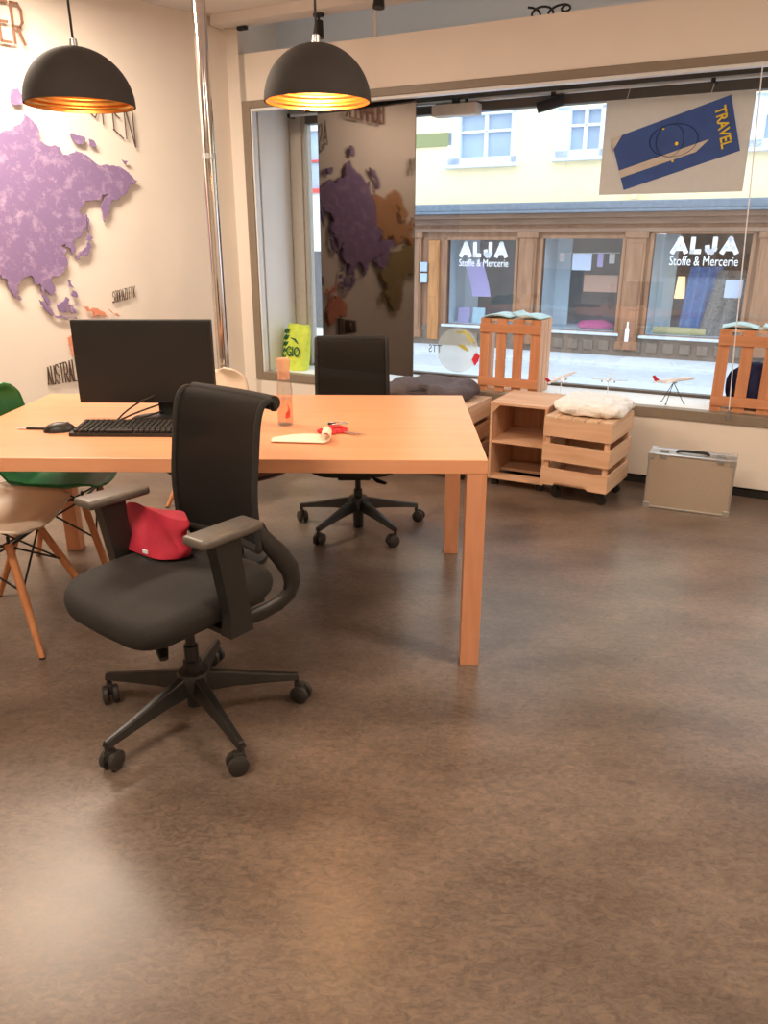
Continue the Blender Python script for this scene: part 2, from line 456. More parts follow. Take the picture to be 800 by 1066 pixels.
bm = bm_new(); boxr(bm, -2.72, -2.5, -.05, .03, Z(-.45), Z(1.36), .01); boxr(bm, -2.70, -2.52, -.06, .0, Z(.35), Z(1.30), .008)
obj('side_panel', bm, M['shop_orange'], bl, label='orange-brown wooden panel')
for k in (0, 1):
    bm = bm_new(); box(bm, (-2.79, -.09, Z(.69 + k * .2)), (.14, .03, .17), None, .006)
    obj('bell_plate', bm, M['win_pane'], bl)
for (a, b, c, d) in SW:                    # shop windows
    bm = bm_new(); f = .05
    boxr(bm, a - .06, a + .0, -.03, .12, Z(c - .04), Z(d + .05), .006); boxr(bm, b, b + .06, -.03, .12, Z(c - .04), Z(d + .05), .006)
    boxr(bm, a - .06, b + .06, -.03, .12, Z(d), Z(d + .06), .006)
    w = obj('shop_window', bm, M['shop_wood'], bl)
    bm = bm_new(); boxr(bm, a - .08, b + .08, -.08, .12, Z(c - .05), Z(c - .005), .006); obj('window_ledge', bm, M['kerb'], w)
    bm = bm_new(); boxr(bm, a, b, .04, .046, Z(c), Z(d)); obj('pane', bm, M['pane'], w)
    bm = bm_new(); boxr(bm, a - .02, b + .02, 1.3, 1.34, Z(c - .1), Z(d + .1)); boxr(bm, a - .02, b + .02, .12, 1.3, Z(d + .01), Z(d + .06)); boxr(bm, b, b + .04, .12, 1.3, Z(c), Z(d))
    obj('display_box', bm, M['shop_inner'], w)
    bm = bm_new(); boxr(bm, a - .04, a, .12, 1.3, Z(c), Z(d)); boxr(bm, a - .02, b + .02, .12, 1.3, Z(c - .05), Z(c)); boxr(bm, a, a + .28, .9, .94, Z(c), Z(d))
    obj('display_floor', bm, M['shop_reveal'], w)
for i, (a, b, c, d) in enumerate(UW):      # upper windows with side casing and sill
    bm = bm_new(); f = .09
    boxr(bm, a, a + .24, -.03, .1, Z(c), Z(d), .006); boxr(bm, b - f, b, -.03, .1, Z(c), Z(d), .006)
    boxr(bm, a, b, -.03, .1, Z(d - .06), Z(d), .006); boxr(bm, a, b, -.03, .1, Z(c), Z(c + .12), .006)
    boxr(bm, a - .04, b + .06, -.12, .1, Z(c - .05), Z(c), .006)
    w = obj('upper_window', bm, M['win_blue'], bl)
    bm = bm_new(); xm = (a + .24 + b - f) / 2; zm = Z(c + .12 + (d - c - .18) * .62)
    boxr(bm, xm - .03, xm + .03, .0, .06, Z(c + .1), Z(d - .05)); boxr(bm, a + .24, b - f, .0, .06, zm - .02, zm + .02)
    obj('glazing_bar', bm, M['sill'], w)
    bm = bm_new(); boxr(bm, a + .2, b - .05, .06, .075, Z(c + .08), Z(d - .04)); obj('pane', bm, M['win_pane'], w)
bm = bm_new(); boxr(bm, -3.05, -2.31, -.03, 0, Z(2.95), Z(3.165), .005); obj('street_plate', bm, M['olive'], bl, label='olive green street plate')
for x in (-4.4, .95):
    bm = bm_new(); tube(bm, [(x, -.06, Z(2.0)), (x, -.06, Z(6.4))], .045, 10); obj('downpipe', bm, M['skin_yellow'], bl)

def text_bm(s, w, h, depth, weight=0.0, mirror=False):
    """a word as a mesh, lower left corner at the origin, in the XZ plane facing -Y"""
    cu = bpy.data.curves.new('lettering', 'FONT'); cu.body = s; cu.extrude = .05; cu.offset = weight
    cu.resolution_u = 3
    t = bpy.data.objects.new('lettering', cu); COL.objects.link(t)
    dg = bpy.context.evaluated_depsgraph_get(); dg.update()
    me = bpy.data.meshes.new_from_object(t.evaluated_get(dg))
    bpy.data.objects.remove(t); bpy.data.curves.remove(cu)
    bm = bmesh.new(); bm.from_mesh(me); bpy.data.meshes.remove(me)
    xs = [v.co.x for v in bm.verts]; ys = [v.co.y for v in bm.verts]; zs = [v.co.z for v in bm.verts]
    x0, x1, y0, y1, z0, z1 = min(xs), max(xs), min(ys), max(ys), min(zs), max(zs)
    for v in bm.verts:
        x = (v.co.x - x0) / (x1 - x0) * w
        if mirror: x = w - x
        v.co = Vector((x, -(v.co.z - z0) / (z1 - z0) * depth, (v.co.y - y0) / (y1 - y0) * h))
    return bm

def bold_bm(word, w, h, th):
    G = {'A': ([[(0,0),(.5,1)],[(.5,1),(1,0)],[(.2,.26),(.8,.26)]], 1.1), 'L': ([[(0,1),(0,0)],[(0,0),(.8,0)]], .8),
         'J': ([[(.8,1),(.8,.22)],[(.8,.22),(.55,0)],[(.55,0),(.28,0)],[(.28,0),(.06,.16)],[(.06,.16),(.02,.34)]], .85)}
    bm = bm_new(); tot = sum(G[c][1] for c in word) + .12 * (len(word) - 1); k = w / tot; x = 0
    for c in word:
        sts, gw = G[c]
        for p, q in sts:
            P = [Vector((x + th / 2 + pt[0] * (gw * k - th), 0, th / 2 + pt[1] * (h - th))) for pt in (p, q)]
            d = P[1] - P[0]
            box(bm, (P[0] + P[1]) / 2, (d.length + th, .012, th), Matrix.Rotation(-math.atan2(d.z, d.x), 3, 'Y'))
        x += (gw + .12) * k
    return bm
for (a, z, w, h, z2, h2) in ((-2.12, 1.065, .93, .265, .905, .13), (1.60, 1.155, 1.02, .26, .975, .145)):
    o = obj('shop_lettering', bold_bm('ALJA', w, h, .072), M['lettering_white'], bl, label='white lettering reading ALJA'); o.location = (a, .022, Z(z))
    o = obj('shop_lettering', text_bm('Stoffe & Mercerie', w + .02, h2, .012, -.002), M['lettering_white'], bl, label='white lettering reading Stoffe & Mercerie'); o.location = (a, .03, Z(z2))

# goods in the shop windows
def bp(x, y, z): return wp(x, 9.3 + y, z)
bm = bm_new(); grid(bm, lambda i, j: Vector(((i - .5) * .36 + (j - .5) * -.16, .03 * math.sin(j * 5), j * .62)), 4, 8)
tag(place(obj('hanging_poster', bm, M['lilac'], solid=.008), bp(-1.82, .25, .36), WR), 'lilac sheet hanging in the left shop window under the white lettering', 'poster')
for k, (x, mt) in enumerate(((-2.12, 'lilac'), (-1.82, 'brochure'))):
    bm = bm_new(); box(bm, (0, 0, .14), (.24, .03, .28), Matrix.Rotation(-.2, 3, 'X'), .004)
    t = place(obj('book', bm, M[mt]), bp(x, .35, -.138), WR)
    tag(t, ('pale violet book standing at the left edge of the left shop window' if k == 0 else 'pale blue book standing second from the left in the left shop window'), 'book')
bm = bm_new(); tube(bm, [(-.32, .35, 1.14), (.72, .35, 1.16)], .008, 6)
tag(place(obj('display_line', bm, M['poster_white']), wp(0, 9.3, 0), WR), 'thin white line stretched across the middle shop window', 'line')
for k, (x, w, h, mt, lab) in enumerate(((-.28, .1, .14, 'poster_white', 'small white card hanging leftmost on the line in the middle shop window'),
        (.08, .34, .28, 'win_blue', 'large blue and white card hanging on the line in the middle shop window'),
        (.40, .1, .22, 'lilac', 'violet card hanging right of the large card in the middle shop window'),
        (.60, .1, .16, 'poster_white', 'small white card hanging rightmost on the line in the middle shop window'))):
    bm = bm_new(); box(bm, (0, 0, -h / 2), (w, .008, h), None, .002)
    tag(place(obj('hanging_card', bm, M[mt]), bp(x, .35, 1.14), WR), lab, 'card', 'cards on the line in the middle shop window')
bm = bm_new()
vs = ico(bm, (0, 0, .07), (.34, .18, .09), 3)
for v in vs: v.co += Vector((0, 0, .03 * noise.noise(v.co * 9))); v.co.z = max(v.co.z, 0)
tag(place(obj('folded_cloth', bm, M['pink'], smooth=True), bp(.42, .4, -.148), WR), 'bright pink cloth heaped at the bottom of the middle shop window', 'cloth')
bm = bm_new(); box(bm, (0, 0, 0), (.62, .1, .3), None, .02)
tag(place(obj('shop_sign_box', bm, M['peach']), bp(.35, .8, .62), WR), 'peach coloured box hanging deep in the middle shop window', 'box')
bm = bm_new(); lathe(bm, [(.0, .36), (.06, .36), (.09, 0), (.0, 0)], 20)
tag(place(obj('table_lamp', bm, emis('lamp_glow', (255, 214, 150), 1.2), smooth=True), bp(1.75, .6, .42), WR), 'glowing cone lamp in the right shop window', 'lamp')
bm = bm_new(); grid(bm, lambda i, j: Vector(((i - .5) * .5 + (j - .5) * .1, .04 * math.sin(i * 18), j * 1.1)), 16, 4)
tag(place(obj('hanging_cloth', bm, M['blue_cloth'], solid=.01), bp(2.1, .45, -.155), WR), 'blue cloth hanging in folds in the right shop window', 'cloth')
bm = bm_new(); grid(bm, lambda i, j: Vector(((i - .5) * .5 + (j - .5) * .2, .03 * math.sin(i * 14), j * 1.05)), 16, 4)
tag(place(obj('hanging_cloth', bm, M['pattern'], solid=.01), bp(2.5, .35, -.155), WR), 'speckled patterned cloth hanging right of the blue cloth in the shop window', 'cloth')
bm = bm_new(); box(bm, (0, 0, 0), (.26, .012, .28), None, .003)
tag(place(obj('picture_card', bm, M['win_blue']), bp(2.62, .15, .62), WR), 'pale square card hung in front of the patterned cloth in the shop window', 'card')
bm = bm_new(); tube(bm, [(-.42, 0, 0), (.0, .0, 0), (.42, 0, 0)], [.06, .065, .06], 14)
tag(place(obj('cloth_roll', bm, M['yellow_cloth'], smooth=True), bp(1.85, .3, -.1), WR), 'yellow roll of cloth lying at the bottom of the right shop window', 'cloth roll')
bm = bm_new(); lathe(bm, [(0, 0), (.035, 0), (.035, .2), (.014, .24), (.014, .33), (0, .33)], 16)
tag(place(obj('bottle', bm, M['plane_white'], smooth=True), bp(1.06, -.085, -.28), WR), 'white bottle standing on the pillar foot between middle and right shop windows', 'bottle')

# neighbour house seen past the left window post
nb = thing('neighbour_building', 'white house left of the yellow one with red framed window', 'building', wp(-4.6, 9.3, G), WR)
bm = bm_new(); wall_holes(bm, -9, 0, 0, 7.1, 0, .3, [(-1.0, -.2, 2.9, 3.95)]); obj('wall', bm, M['skin_white'], nb)
bm = bm_new(); boxr(bm, -1.0, -.2, .1, .14, 2.9, 3.95); w = obj('window', bm, M['win_pane'], nb)
bm = bm_new(); boxr(bm, -1.02, -.94, -.03, .1, 2.88, 3.97); boxr(bm, -.26, -.18, -.03, .1, 2.88, 3.97); boxr(bm, -1.02, -.18, -.05, .1, 2.84, 2.92)
boxr(bm, -.95, -.25, .04, .1, 3.4, 3.44)
obj('window_frame', bm, M['decal_red'], w)
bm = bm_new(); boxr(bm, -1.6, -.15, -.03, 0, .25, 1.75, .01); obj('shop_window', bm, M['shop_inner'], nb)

# ------------------------------------------------------------------ things hung in the window
def wthing(name, label, cat, u, v, z, rz=0, group=None): return thing(name, label, cat, wp(u, v, z), WR + rz, group)
# dark glossy board, slightly bowed, mirrors the map wall
M['smoked'] = plain('smoked_mirror', (92, 87, 85), .035, metal=1.0, var=.04, scale=3)
t = wthing('display_board', 'tall dark glossy display board hung in the window mirroring the wall map', 'display board', .60, .15, .50)
def board_xy(q):
    x = y = 0.0; n = 40
    for k in range(int(round(q * n))):
        a = math.radians(3.0 + 4.6 * (k + .5) / n); x += .752 / n * math.cos(a); y -= .752 / n * math.sin(a)
    return x, y
bm = bm_new(); grid(bm, lambda i, j: Vector((*board_xy(i), j * 1.76)), 40, 1)
o = obj('mirror_sheet', bm, M['smoked'], t, smooth=True)
bm = bm_new(); grid(bm, lambda i, j: Vector((board_xy(i)[0], board_xy(i)[1] + .006, j * 1.76)), 20, 1)
obj('backing', bm, M['taupe_dark'], t, solid=.008)
for q in (.15, .85):
    x, y = board_xy(q)
    bm = bm_new(); boxr(bm, x - .012, x + .012, y - .004, y + .014, 1.70, 1.78, .001); obj('clip', bm, M['alu'], t)

t = wthing('hanging_rail', 'thin pale metal rail running along the top of the window niche', 'rail', 0, .36, 2.19)
bm = bm_new(); tube(bm, [(.2, 0, 0), (4.7, 0, .01)], .011, 10); obj('rod', bm, M['alu'], t, smooth=True)
for x in (.24, 1.57, 3.0, 4.6):
    bm = bm_new(); boxr(bm, x - .012, x + .012, -.012, .07, -.012, .012, .002); obj('bracket', bm, M['dark'], t)

t = wthing('poster', 'grey hanging poster with blue travel passport lettered TRAVEL', 'poster', 2.43, .375, 1.63)
bm = bm_new(); boxr(bm, 0, .79, 0, .008, 0, .503, .001); obj('board', bm, M['board'], t)
pp = [(.667, .485), (.75, .207), (.145, .023), (.046, .30)]
bm = bm_new(); prism(bm, pp, .004); o = obj('passport', bm, M['passport'], t); o.location = (0, -.005, 0)
def lerp2(a, b, k): return (a[0] + (b[0] - a[0]) * k, a[1] + (b[1] - a[1]) * k)
def inpp(s, q): return lerp2(lerp2(pp[3], pp[0], s), lerp2(pp[2], pp[1], s), q)
bm = bm_new()
for (s0, s1, q0, q1) in ((.0, .78, .62, .76), (.0, .1, .0, .24)):
    prism(bm, [inpp(s0, q0), inpp(s1, q0), inpp(s1 - .12, q1), inpp(s0, q1)], .003)
o2 = obj('pale_band', bm, M['poster_white'], o); o2.location = (0, -.003, 0)
bm = bm_new(); c0 = inpp(.5, .42)
tube(bm, [(c0[0] + .13 * math.cos(a * PI / 16), 0, c0[1] + .085 * math.sin(a * PI / 16)) for a in range(32)], .004, 6, True, .3)
tube(bm, [(c0[0] + .075 * math.cos(a * PI / 16) - .02, 0, c0[1] + .085 * math.sin(a * PI / 16)) for a in range(32)], .003, 6, True, .3)
o2 = obj('globe_outline', bm, M['passport_dark'], o); o2.location = (0, -.003, 0)
for (s, q, r) in ((.52, .5, .010), (.36, .72, .006), (.46, .78, .007), (.44, .16, .006)):
    bm = bm_new(); c1 = inpp(s, q); lathe(bm, [(0, .003), (r, .003), (r, 0), (0, 0)], 10, (0, 0, 0), Matrix.Translation((c1[0], 0, c1[1])) @ Matrix.Rotation(PI / 2, 4, 'X'))
    o2 = obj('light_spot', bm, M['yellow'], o); o2.location = (0, -.002, 0)
bm = text_bm('TRAVEL', .215, .058, .003, .02)
an = math.atan2(pp[1][1] - pp[0][1], pp[1][0] - pp[0][0])
bmesh.ops.transform(bm, matrix=Matrix.Translation((pp[0][0] - .075, -.002, pp[0][1] - .062)) @ Matrix.Rotation(-an, 4, 'Y'), verts=bm.verts)
o2 = obj('lettering', bm, M['yellow'], o, label='yellow lettering reading TRAVEL')
for x in (.11, .56):
    bm = bm_new(); tube(bm, [(x, .004, .49), (x + .02, .0, .57)], .0025, 6); obj('hanging_string', bm, M['poster_white'], t)
bm = bm_new(); tube(bm, [(.09, 0, .28), (.09, 0, .57)], .003, 6)

t = wthing('track_spotlight', 'white box spotlight clamped to the window rail', 'light', 1.50, .36, 2.12)
bm = bm_new(); boxr(bm, -.15, .15, -.05, .05, -.01, .055, .004); obj('housing', bm, M['poster_white'], t)
bm = bm_new(); boxr(bm, -.025, .025, -.018, .018, .055, .09, .003); obj('clamp', bm, M['dark'], t)
bm = bm_new(); boxr(bm, -.01, .13, -.04, .04, -.013, -.009); obj('lens', bm, M['plane_white'], t)
t = wthing('track_spotlight', 'black cylinder spotlight on the window rail, left of the poster', 'light', 2.12, .36, 2.14)
bm = bm_new(); tube(bm, [(-.09, -.02, -.02), (.06, .0, .015)], .032, 14); obj('housing', bm, M['dark'], t, smooth=True)
bm = bm_new(); boxr(bm, -.015, .015, -.012, .012, .03, .06, .002); obj('clamp', bm, M['dark'], t)

# sticker on the outer glass
t = wthing('window_sticker', 'round pale window sticker with red and yellow marks beside grey lettering', 'sticker', 1.36, .452, .49)
bm = bm_new(); lathe(bm, [(0, .0015), (.155, .0015), (.155, 0), (0, 0)], 40, (0, 0, 0), Matrix.Translation((.16, 0, .155)) @ Matrix.Rotation(PI / 2, 4, 'X')); obj('disc', bm, M['disc'], t)
bm = bm_new(); prism(bm, [(.27, .10), (.30, .15), (.33, .13), (.32, .09), (.295, .055)], .001); o = obj('red_mark', bm, M['sticker_red'], t); o.location.y = -.004
bm = bm_new(); prism(bm, [(.16, .19), (.20, .20), (.25, .16), (.24, .15), (.19, .17)], .001); prism(bm, [(.13, .28), (.22, .29), (.29, .22), (.27, .21), (.21, .27)], .001)
o = obj('yellow_mark', bm, M['sticker_yellow'], t); o.location.y = -.004
o = obj('grey_lettering', text_bm('TTS', .10, .055, .001, 0, True), M['sticker_grey'], t); o.location = (-.06, -.002, .13)

# lime bag in the left corner of the niche
t = wthing('lime_bag', 'lime green bag with dark leaf stripes lettered GIO in window corner', 'bag', .315, .21, .459, -.15)
def bag_f(i, j):
    a = 2 * PI * i
    z = j * .32
    w = .115 * (1 - .25 * max(0, j - .75) ** 2 * 8); d = .055 * (1 - .75 * j ** 2) + .006
    k = 1 - .12 * (1 - j) ** 4
    c, s = math.cos(a), math.sin(a)
    return Vector((w * k * math.copysign(abs(c) ** .6, c), d * math.copysign(abs(s) ** .7, s) + .05 * j, z + .01 * math.sin(a * 3) * j))
bm = bm_new(); grid(bm, bag_f, 32, 14); bmesh.ops.remove_doubles(bm, verts=bm.verts, dist=.0005); bmesh.ops.holes_fill(bm, edges=[e for e in bm.edges if e.is_boundary])
obj('bag_body', bm, M['lime'], t, smooth=True)
bm = bm_new()
for k in range(6):
    z = .03 + k * .046
    for x, g in ((-.105, .0), (-.08, .012)):
        tube(bm, [(x, -.034 + .05 * (z / .32) - g, z), (x + .014, -.042 + .06 * (z / .32) - g * .6, z + .018), (x + .028, -.049 + .07 * (z / .32) - g * .2, z + .036)], [.004, .010, .003], 8)
tube(bm, [(.0, -.045, .235), (.035, -.037, .225), (.06, -.034, .195)], [.003, .008, .003], 8)
obj('leaf_print', bm, M['leaf'], t)
o = obj('bag_lettering', text_bm('GIO', .13, .075, .004, .01), M['leaf'], t, label='dark green lettering reading GIO'); o.location = (-.045, -.048, .10); o.rotation_euler.x = -.08

# ------------------------------------------------------------------ world map on the left wall
K = .0081
def merc(la): return math.degrees(math.log(math.tan(PI / 4 + math.radians(la) / 2)))
def mp(lo, la): return (-(1.131 - (lo - 140) * .0076), 1.32 + (merc(la) - 39.9) * K)
def coast(pts, amp=.010, it=3, seed=0):
    P = [Vector(mp(*p)) for p in pts]
    rnd = random.Random(seed)
    for k in range(it):
        Q = []
        for a, b in zip(P, P[1:] + P[:1]):
            Q.append(a); d = b - a
            if d.length > .012:
                n = Vector((-d.y, d.x)); Q.append((a + b) / 2 + n * rnd.uniform(-.15, .15))
        P = Q
    return [(p.x, p.y) for p in P]
ASIA = [(68,68.5),(70,73),(73,71),(75,72),(80,73.5),(87,75),(97,76),(104,77.7),(113,75.5),(113,73.8),(120,73),(127,73),(129,71.5),(133,71.5),(140,72.5),(150,71.5),(160,69.7),(170,70),(180,69),(190,66.2),(182,65),(179,62.5),(171,60),(165,60),(163,58),(162,55.5),(157,51),(156,54),(155.5,57),(159,60),(163,62),(157,61.5),(154,59.5),(148,59.5),(143,59.3),(136,54.7),(141,53),(140.5,49),(135.5,44),(131,43),(128,40),(129.3,36),(126.5,34.5),(125,38),(121.5,39),(122,40.5),(118,39),(122.3,37),(119.3,35),(121.8,31),(121,28),(117,23.5),(110.5,21),(108,21.5),(105.8,19),(109,14),(109,11.5),(105,8.7),(103,11),(100.5,13.3),(99.7,10),(103.5,4),(104,1.4),(101,3),(98.3,8),(98.5,14),(97.3,16.8),(94.5,16),(93.5,19.7),(91,22.5),(87,21.3),(80.3,15.5),(80,12),(77.5,8),(76,11),(73,17),(72.7,21),(70,21),(67,24.8),(61,25.2),(57,26.7),(54,26.6),(50.3,30),(48,30),(50,26.5),(51.5,25.5),(54.5,24.2),(56.3,26),(59.8,22.5),(55,17.2),(45,12.8),(43,13.5),(39,21),(35,28),(34.5,29.5),(35.9,36.2),(30.6,36.5),(27.3,37),(26.2,39.7),(30,41.2),(35,42),(41.5,41.6),(48,42),(49.5,40.3),(53,37),(54,41),(51.5,45),(47.5,46),(48,50),(55,51),(59.5,54.5),(59,60),(62,66),(66,68.5)]
ISLES = {'japanese_island': [[(130.9,34),(136,33.2),(140,34.8),(142.4,39.5),(141.4,41.6),(139.4,39),(136.7,37.3),(132.7,36)],[(129.4,33.7),(132,33.2),(131.4,31),(130,31.6)],[(139.6,42),(143.2,41.8),(145.6,43.4),(142,45.7),(140.8,43.3)]],
 'sakhalin_island': [[(142,54.3),(144,52),(143.8,49),(142.9,46),(141.8,47.5),(142,51)]],
 'philippine_island': [[(120.2,18.5),(122.3,18.2),(122,16),(124.3,12.8),(120.3,14)],[(123,11),(126,9.7),(126.5,6.2),(122.2,7.2)]],
 'borneo_island': [[(109,1.5),(113,3.2),(117,7),(119.3,5),(118,1),(116.2,-4),(110.3,-3.2)]],
 'sumatra_island': [[(95.2,5.7),(98,4.6),(100.8,2.2),(104,-1.6),(106.2,-5.6),(104,-6),(101,-3),(98,1)]],
 'java_island': [[(105.3,-6.2),(111,-6.2),(116,-7.8),(123,-8.2),(123,-9.4),(115,-9),(108,-8)]],
 'sulawesi_island': [[(119.3,1),(122,1),(125.2,1.8),(124.5,.3),(121.3,.1),(123.3,-3),(123,-5.4),(121.3,-3.2),(120.3,-5.7),(118.9,-3)]],
 'ceylon_island': [[(79.7,9.5),(81.2,9),(82,7),(80.6,5.8),(79.7,7)]],
 'arctic_island': [[(96,78.8),(104,79),(102,80.6),(97,80.3)],[(137,75.6),(143,75.4),(149,75),(146,73.8),(139,74.2)],[(152,75),(156,74.6),(157,73.5),(152,73.8)],[(178,71.4),(183,71.2),(181,70.4)],[(52,71),(56,70.6),(58,74),(69,76.8),(60,76.2)]]}
EUR = [(66,68.3),(60,69),(54,68.5),(44,66),(41,67),(33,69.5),(28,71),(20,70),(14,67),(10,63.5),(5,61),(6,58.3),(8,58),(11,59),(12.5,56),(14.3,55.5),(16.5,57),(18.8,60),(17.5,62),(21.5,64.5),(24,65.8),(22,63),(21.5,60.8),(28,60.3),(23.5,59),(24,57.2),(21,57),(20,54.5),(14,54),(10.8,54),(10.5,57.5),(8.3,57),(8.5,54),(5,53),(1.7,50.9),(-1.8,48.7),(-4.6,48.4),(-1.5,46),(-1.8,43.5),(-9,43.2),(-9.3,38.7),(-8.8,37),(-5.6,36),(-2,36.8),(0,38.7),(3,42),(6,43.2),(9,44.3),(11,42.3),(15.7,40),(16.2,38),(17,39),(18.4,40),(14,42.5),(12.5,44.3),(13.5,45.6),(19.3,42),(19.5,40),(22.5,36.5),(24,38),(23,40.3),(26.5,41),(28.5,41.5),(28,43.5),(30.5,46),(33.5,46),(33.5,44.5),(36.5,45.3),(39,47.2),(38,44.5),(41.3,42.2),(47.4,42.6),(47,46),(47.4,50.4),(54.6,51.5),(59,54.7),(58.4,60),(61.5,66.2)]
AFR = [(-6,35.8),(3,37),(10.5,37.3),(11,34),(15.5,32.3),(20,31),(25,31.7),(32,31.2),(34,27),(37,20.5),(43,12),(51,12),(48,4.5),(41,-2.5),(39.3,-7),(40.6,-15),(35,-20),(35.3,-24),(32.5,-27),(29,-32.5),(25,-34),(18.5,-34.2),(16.5,-28.5),(12,-18),(13.5,-11),(9,-1),(9.5,4),(4.5,6.3),(-4,5.1),(-8,4.4),(-13,8.5),(-17,14.7),(-17,21),(-13,27.8),(-9.8,31)]
AUS = [(114,-22),(117,-20.7),(122,-18),(126,-14.2),(129.5,-15),(131,-12.2),(136.7,-12.2),(135.5,-15),(140,-17.6),(142,-11),(145.3,-15),(149,-20.5),(153,-25.5),(153,-31),(150,-37.3),(146.5,-39),(140.5,-38),(138,-33.5),(135.5,-34.8),(131,-31.5),(125,-33),(120,-34),(115.3,-34.3),(115.7,-31.5)]
NG = [(131,-1),(134,-1),(135,-3.3),(141,-2.6),(147.5,-6),(150.5,-10.3),(144.5,-7.7),(138,-8.3),(138,-5.5),(133,-4)]
NZ = [[(173,-35),(178,-38),(175,-41.5),(173,-39.5)],[(172.7,-40.7),(174,-42),(170.5,-46),(167,-46)]]
UK = [[(-5,50),(1.5,51.3),(0,53),(-2,56),(-3,58.5),(-6,57),(-3.5,54.5),(-5,52)],[(-10,52),(-6,52.3),(-6,55),(-9,54.5)],[(-24,65),(-20,66),(-14,65.5),(-16,64),(-22,63.7)]]
MAD = [(44,-17),(49.5,-12.5),(50,-16),(47.3,-25),(44.3,-24)]
def land(name, pts, mat, parent, seed, it=3):
    bm = bm_new(); prism(bm, coast(pts, it=it, seed=seed), .012)
    o = obj(name, bm, mat, parent); o.location = (0, -.026, 0); return o
def continent(name, label, main, isles, mat, seed):
    t = thing(name, label, 'wall map', lp(0, 0, 0), LR, 'continents of the wall map')
    land('landmass', main, mat, t, seed)
    for nm, plist in isles:
        for k, pl in enumerate(plist): land(nm, pl, mat, t, seed + k + 1, 2)
    bm = bm_new()
    n = 0
    for q in range(0, len(main), max(1, len(main) // 6)):
        a = mp(*main[q]); b = mp(*main[(q + len(main) // 2) % len(main)]); x, z = a[0] * .75 + b[0] * .25, a[1] * .75 + b[1] * .25
        boxr(bm, x - .01, x + .01, -.016, 0, z - .01, z + .01)
    obj('spacer', bm, M['grey'], t)
    return t
continent('asia_map', 'large purple speckled Asia cut-out standing off the left wall', ASIA, list(ISLES.items()), M['map_purple'], 3)
continent('europe_map', 'tan Europe cut-out on the left wall beside the purple one', EUR, [('british_island', UK)], M['map_tan'], 40)
continent('africa_map', 'ochre Africa cut-out on the left wall, below the tan one', AFR, [('madagascar_island', [MAD])], M['map_ochre'], 50)
continent('australia_map', 'salmon pink Australia cut-out on the left wall behind the monitor', AUS, [('new_guinea_island', [NG]), ('new_zealand_island', NZ), ('melanesian_island', [[(152,-4),(154,-6),(155.5,-7.5),(153.5,-5.5)],[(157,-7.6),(161,-9.5),(160,-10),(156.8,-8.4)]])], M['map_salmon'], 60)

STK = {'B': [[(0,0),(0,1),(.75,1),(.95,.85),(.95,.62),(.75,.5),(0,.5)],[(.75,.5),(1,.36),(1,.15),(.75,0),(0,0)]], 'M': [[(0,0),(0,1),(.5,.35),(1,1),(1,0)]], 'A': [[(0,0),(.5,1),(1,0)],[(.2,.35),(.8,.35)]], 'S': [[(1,.85),(.7,1),(.25,1),(0,.8),(.1,.58),(.9,.42),(1,.2),(.75,0),(.25,0),(0,.15)]],
 'I': [[(.5,0),(.5,1)]], 'E': [[(1,0),(0,0),(0,1),(1,1)],[(0,.5),(.8,.5)]], 'N': [[(0,0),(0,1),(1,0),(1,1)]],
 'R': [[(0,0),(0,1),(.7,1),(1,.85),(1,.55),(.7,.42),(0,.42)],[(.45,.42),(1,0)]], 'U': [[(0,1),(0,.2),(.25,0),(.75,0),(1,.2),(1,1)]],
 'T': [[(.5,0),(.5,1)],[(0,1),(1,1)]], 'L': [[(0,1),(0,0),(1,0)]], 'D': [[(0,0),(0,1),(.6,1),(1,.75),(1,.25),(.6,0),(0,0)]],
 'P': [[(0,0),(0,1),(.7,1),(1,.85),(1,.55),(.7,.42),(0,.42)]], 'Z': [[(0,1),(1,1),(0,0),(1,0)]], 'F': [[(0,0),(0,1),(1,1)],[(0,.5),(.8,.5)]],
 'K': [[(0,0),(0,1)],[(1,1),(0,.4)],[(.3,.56),(1,0)]], 'O': [[(.25,0),(0,.25),(0,.75),(.25,1),(.75,1),(1,.75),(1,.25),(.75,0),(.25,0)]],
 'Ü': [[(0,.85),(0,.2),(.25,0),(.75,0),(1,.2),(1,.85)],[(.28,.95),(.28,1.04)],[(.72,.95),(.72,1.04)]]}
def caption(label, s, x0, z0, x1, z1, h0, h1, r, mat, off=.02, slant=0):
    t = thing('map_lettering', label, 'lettering', lp(x0, 0, z0), LR)
    n = len(s); L = x1 - x0
    for i, ch in enumerate(s):
        a = i / n; w = L / n * .72; h = h0 + (h1 - h0) * a
        if ch == 'I': w *= .4
        bx = L * a; bz = (z1 - z0) * a
        bm = bm_new()
        for st in STK[ch]:
            pts = [(bx + px * w + slant * pz * h, -off, bz + (z1 - z0) * px / n + pz * h) for px, pz in st]
            for p, q in zip(pts, pts[1:]):
                p, q = Vector(p), Vector(q); d = q - p
                rot = Matrix.Rotation(-math.atan2(d.z, d.x), 3, 'Y')
                box(bm, (p + q) / 2, (d.length + r * 1.6, r * 1.6, r * 2), rot)
        obj('letter', bm, mat, t)
    bm = bm_new(); boxr(bm, .0, .006, -off, 0, .0, .006); boxr(bm, L * .6, L * .6 + .006, -off, 0, (z1 - z0) * .6, (z1 - z0) * .6 + .006); obj('wall_pin', bm, mat, t)
    return t
caption('large copper coloured wire letters ending in ER high on the left wall', 'BUMMLER', -1.8375, 2.372, -1.33, 2.372, .18, .19, .006, M['letter_big'], .03)
caption('dark wire lettering ASIEN on the left wall behind the lamp', 'ASIEN', -1.10, 2.13, -.715, 1.915, .20, .20, .0028, M['letter_thin'], .015)
caption('dark lettering AUSTRALIEN on the left wall left of the monitor', 'AUSTRALIEN', -1.485, .543, -1.21, .545, .105, .15, .0030, M['letter'], .012)
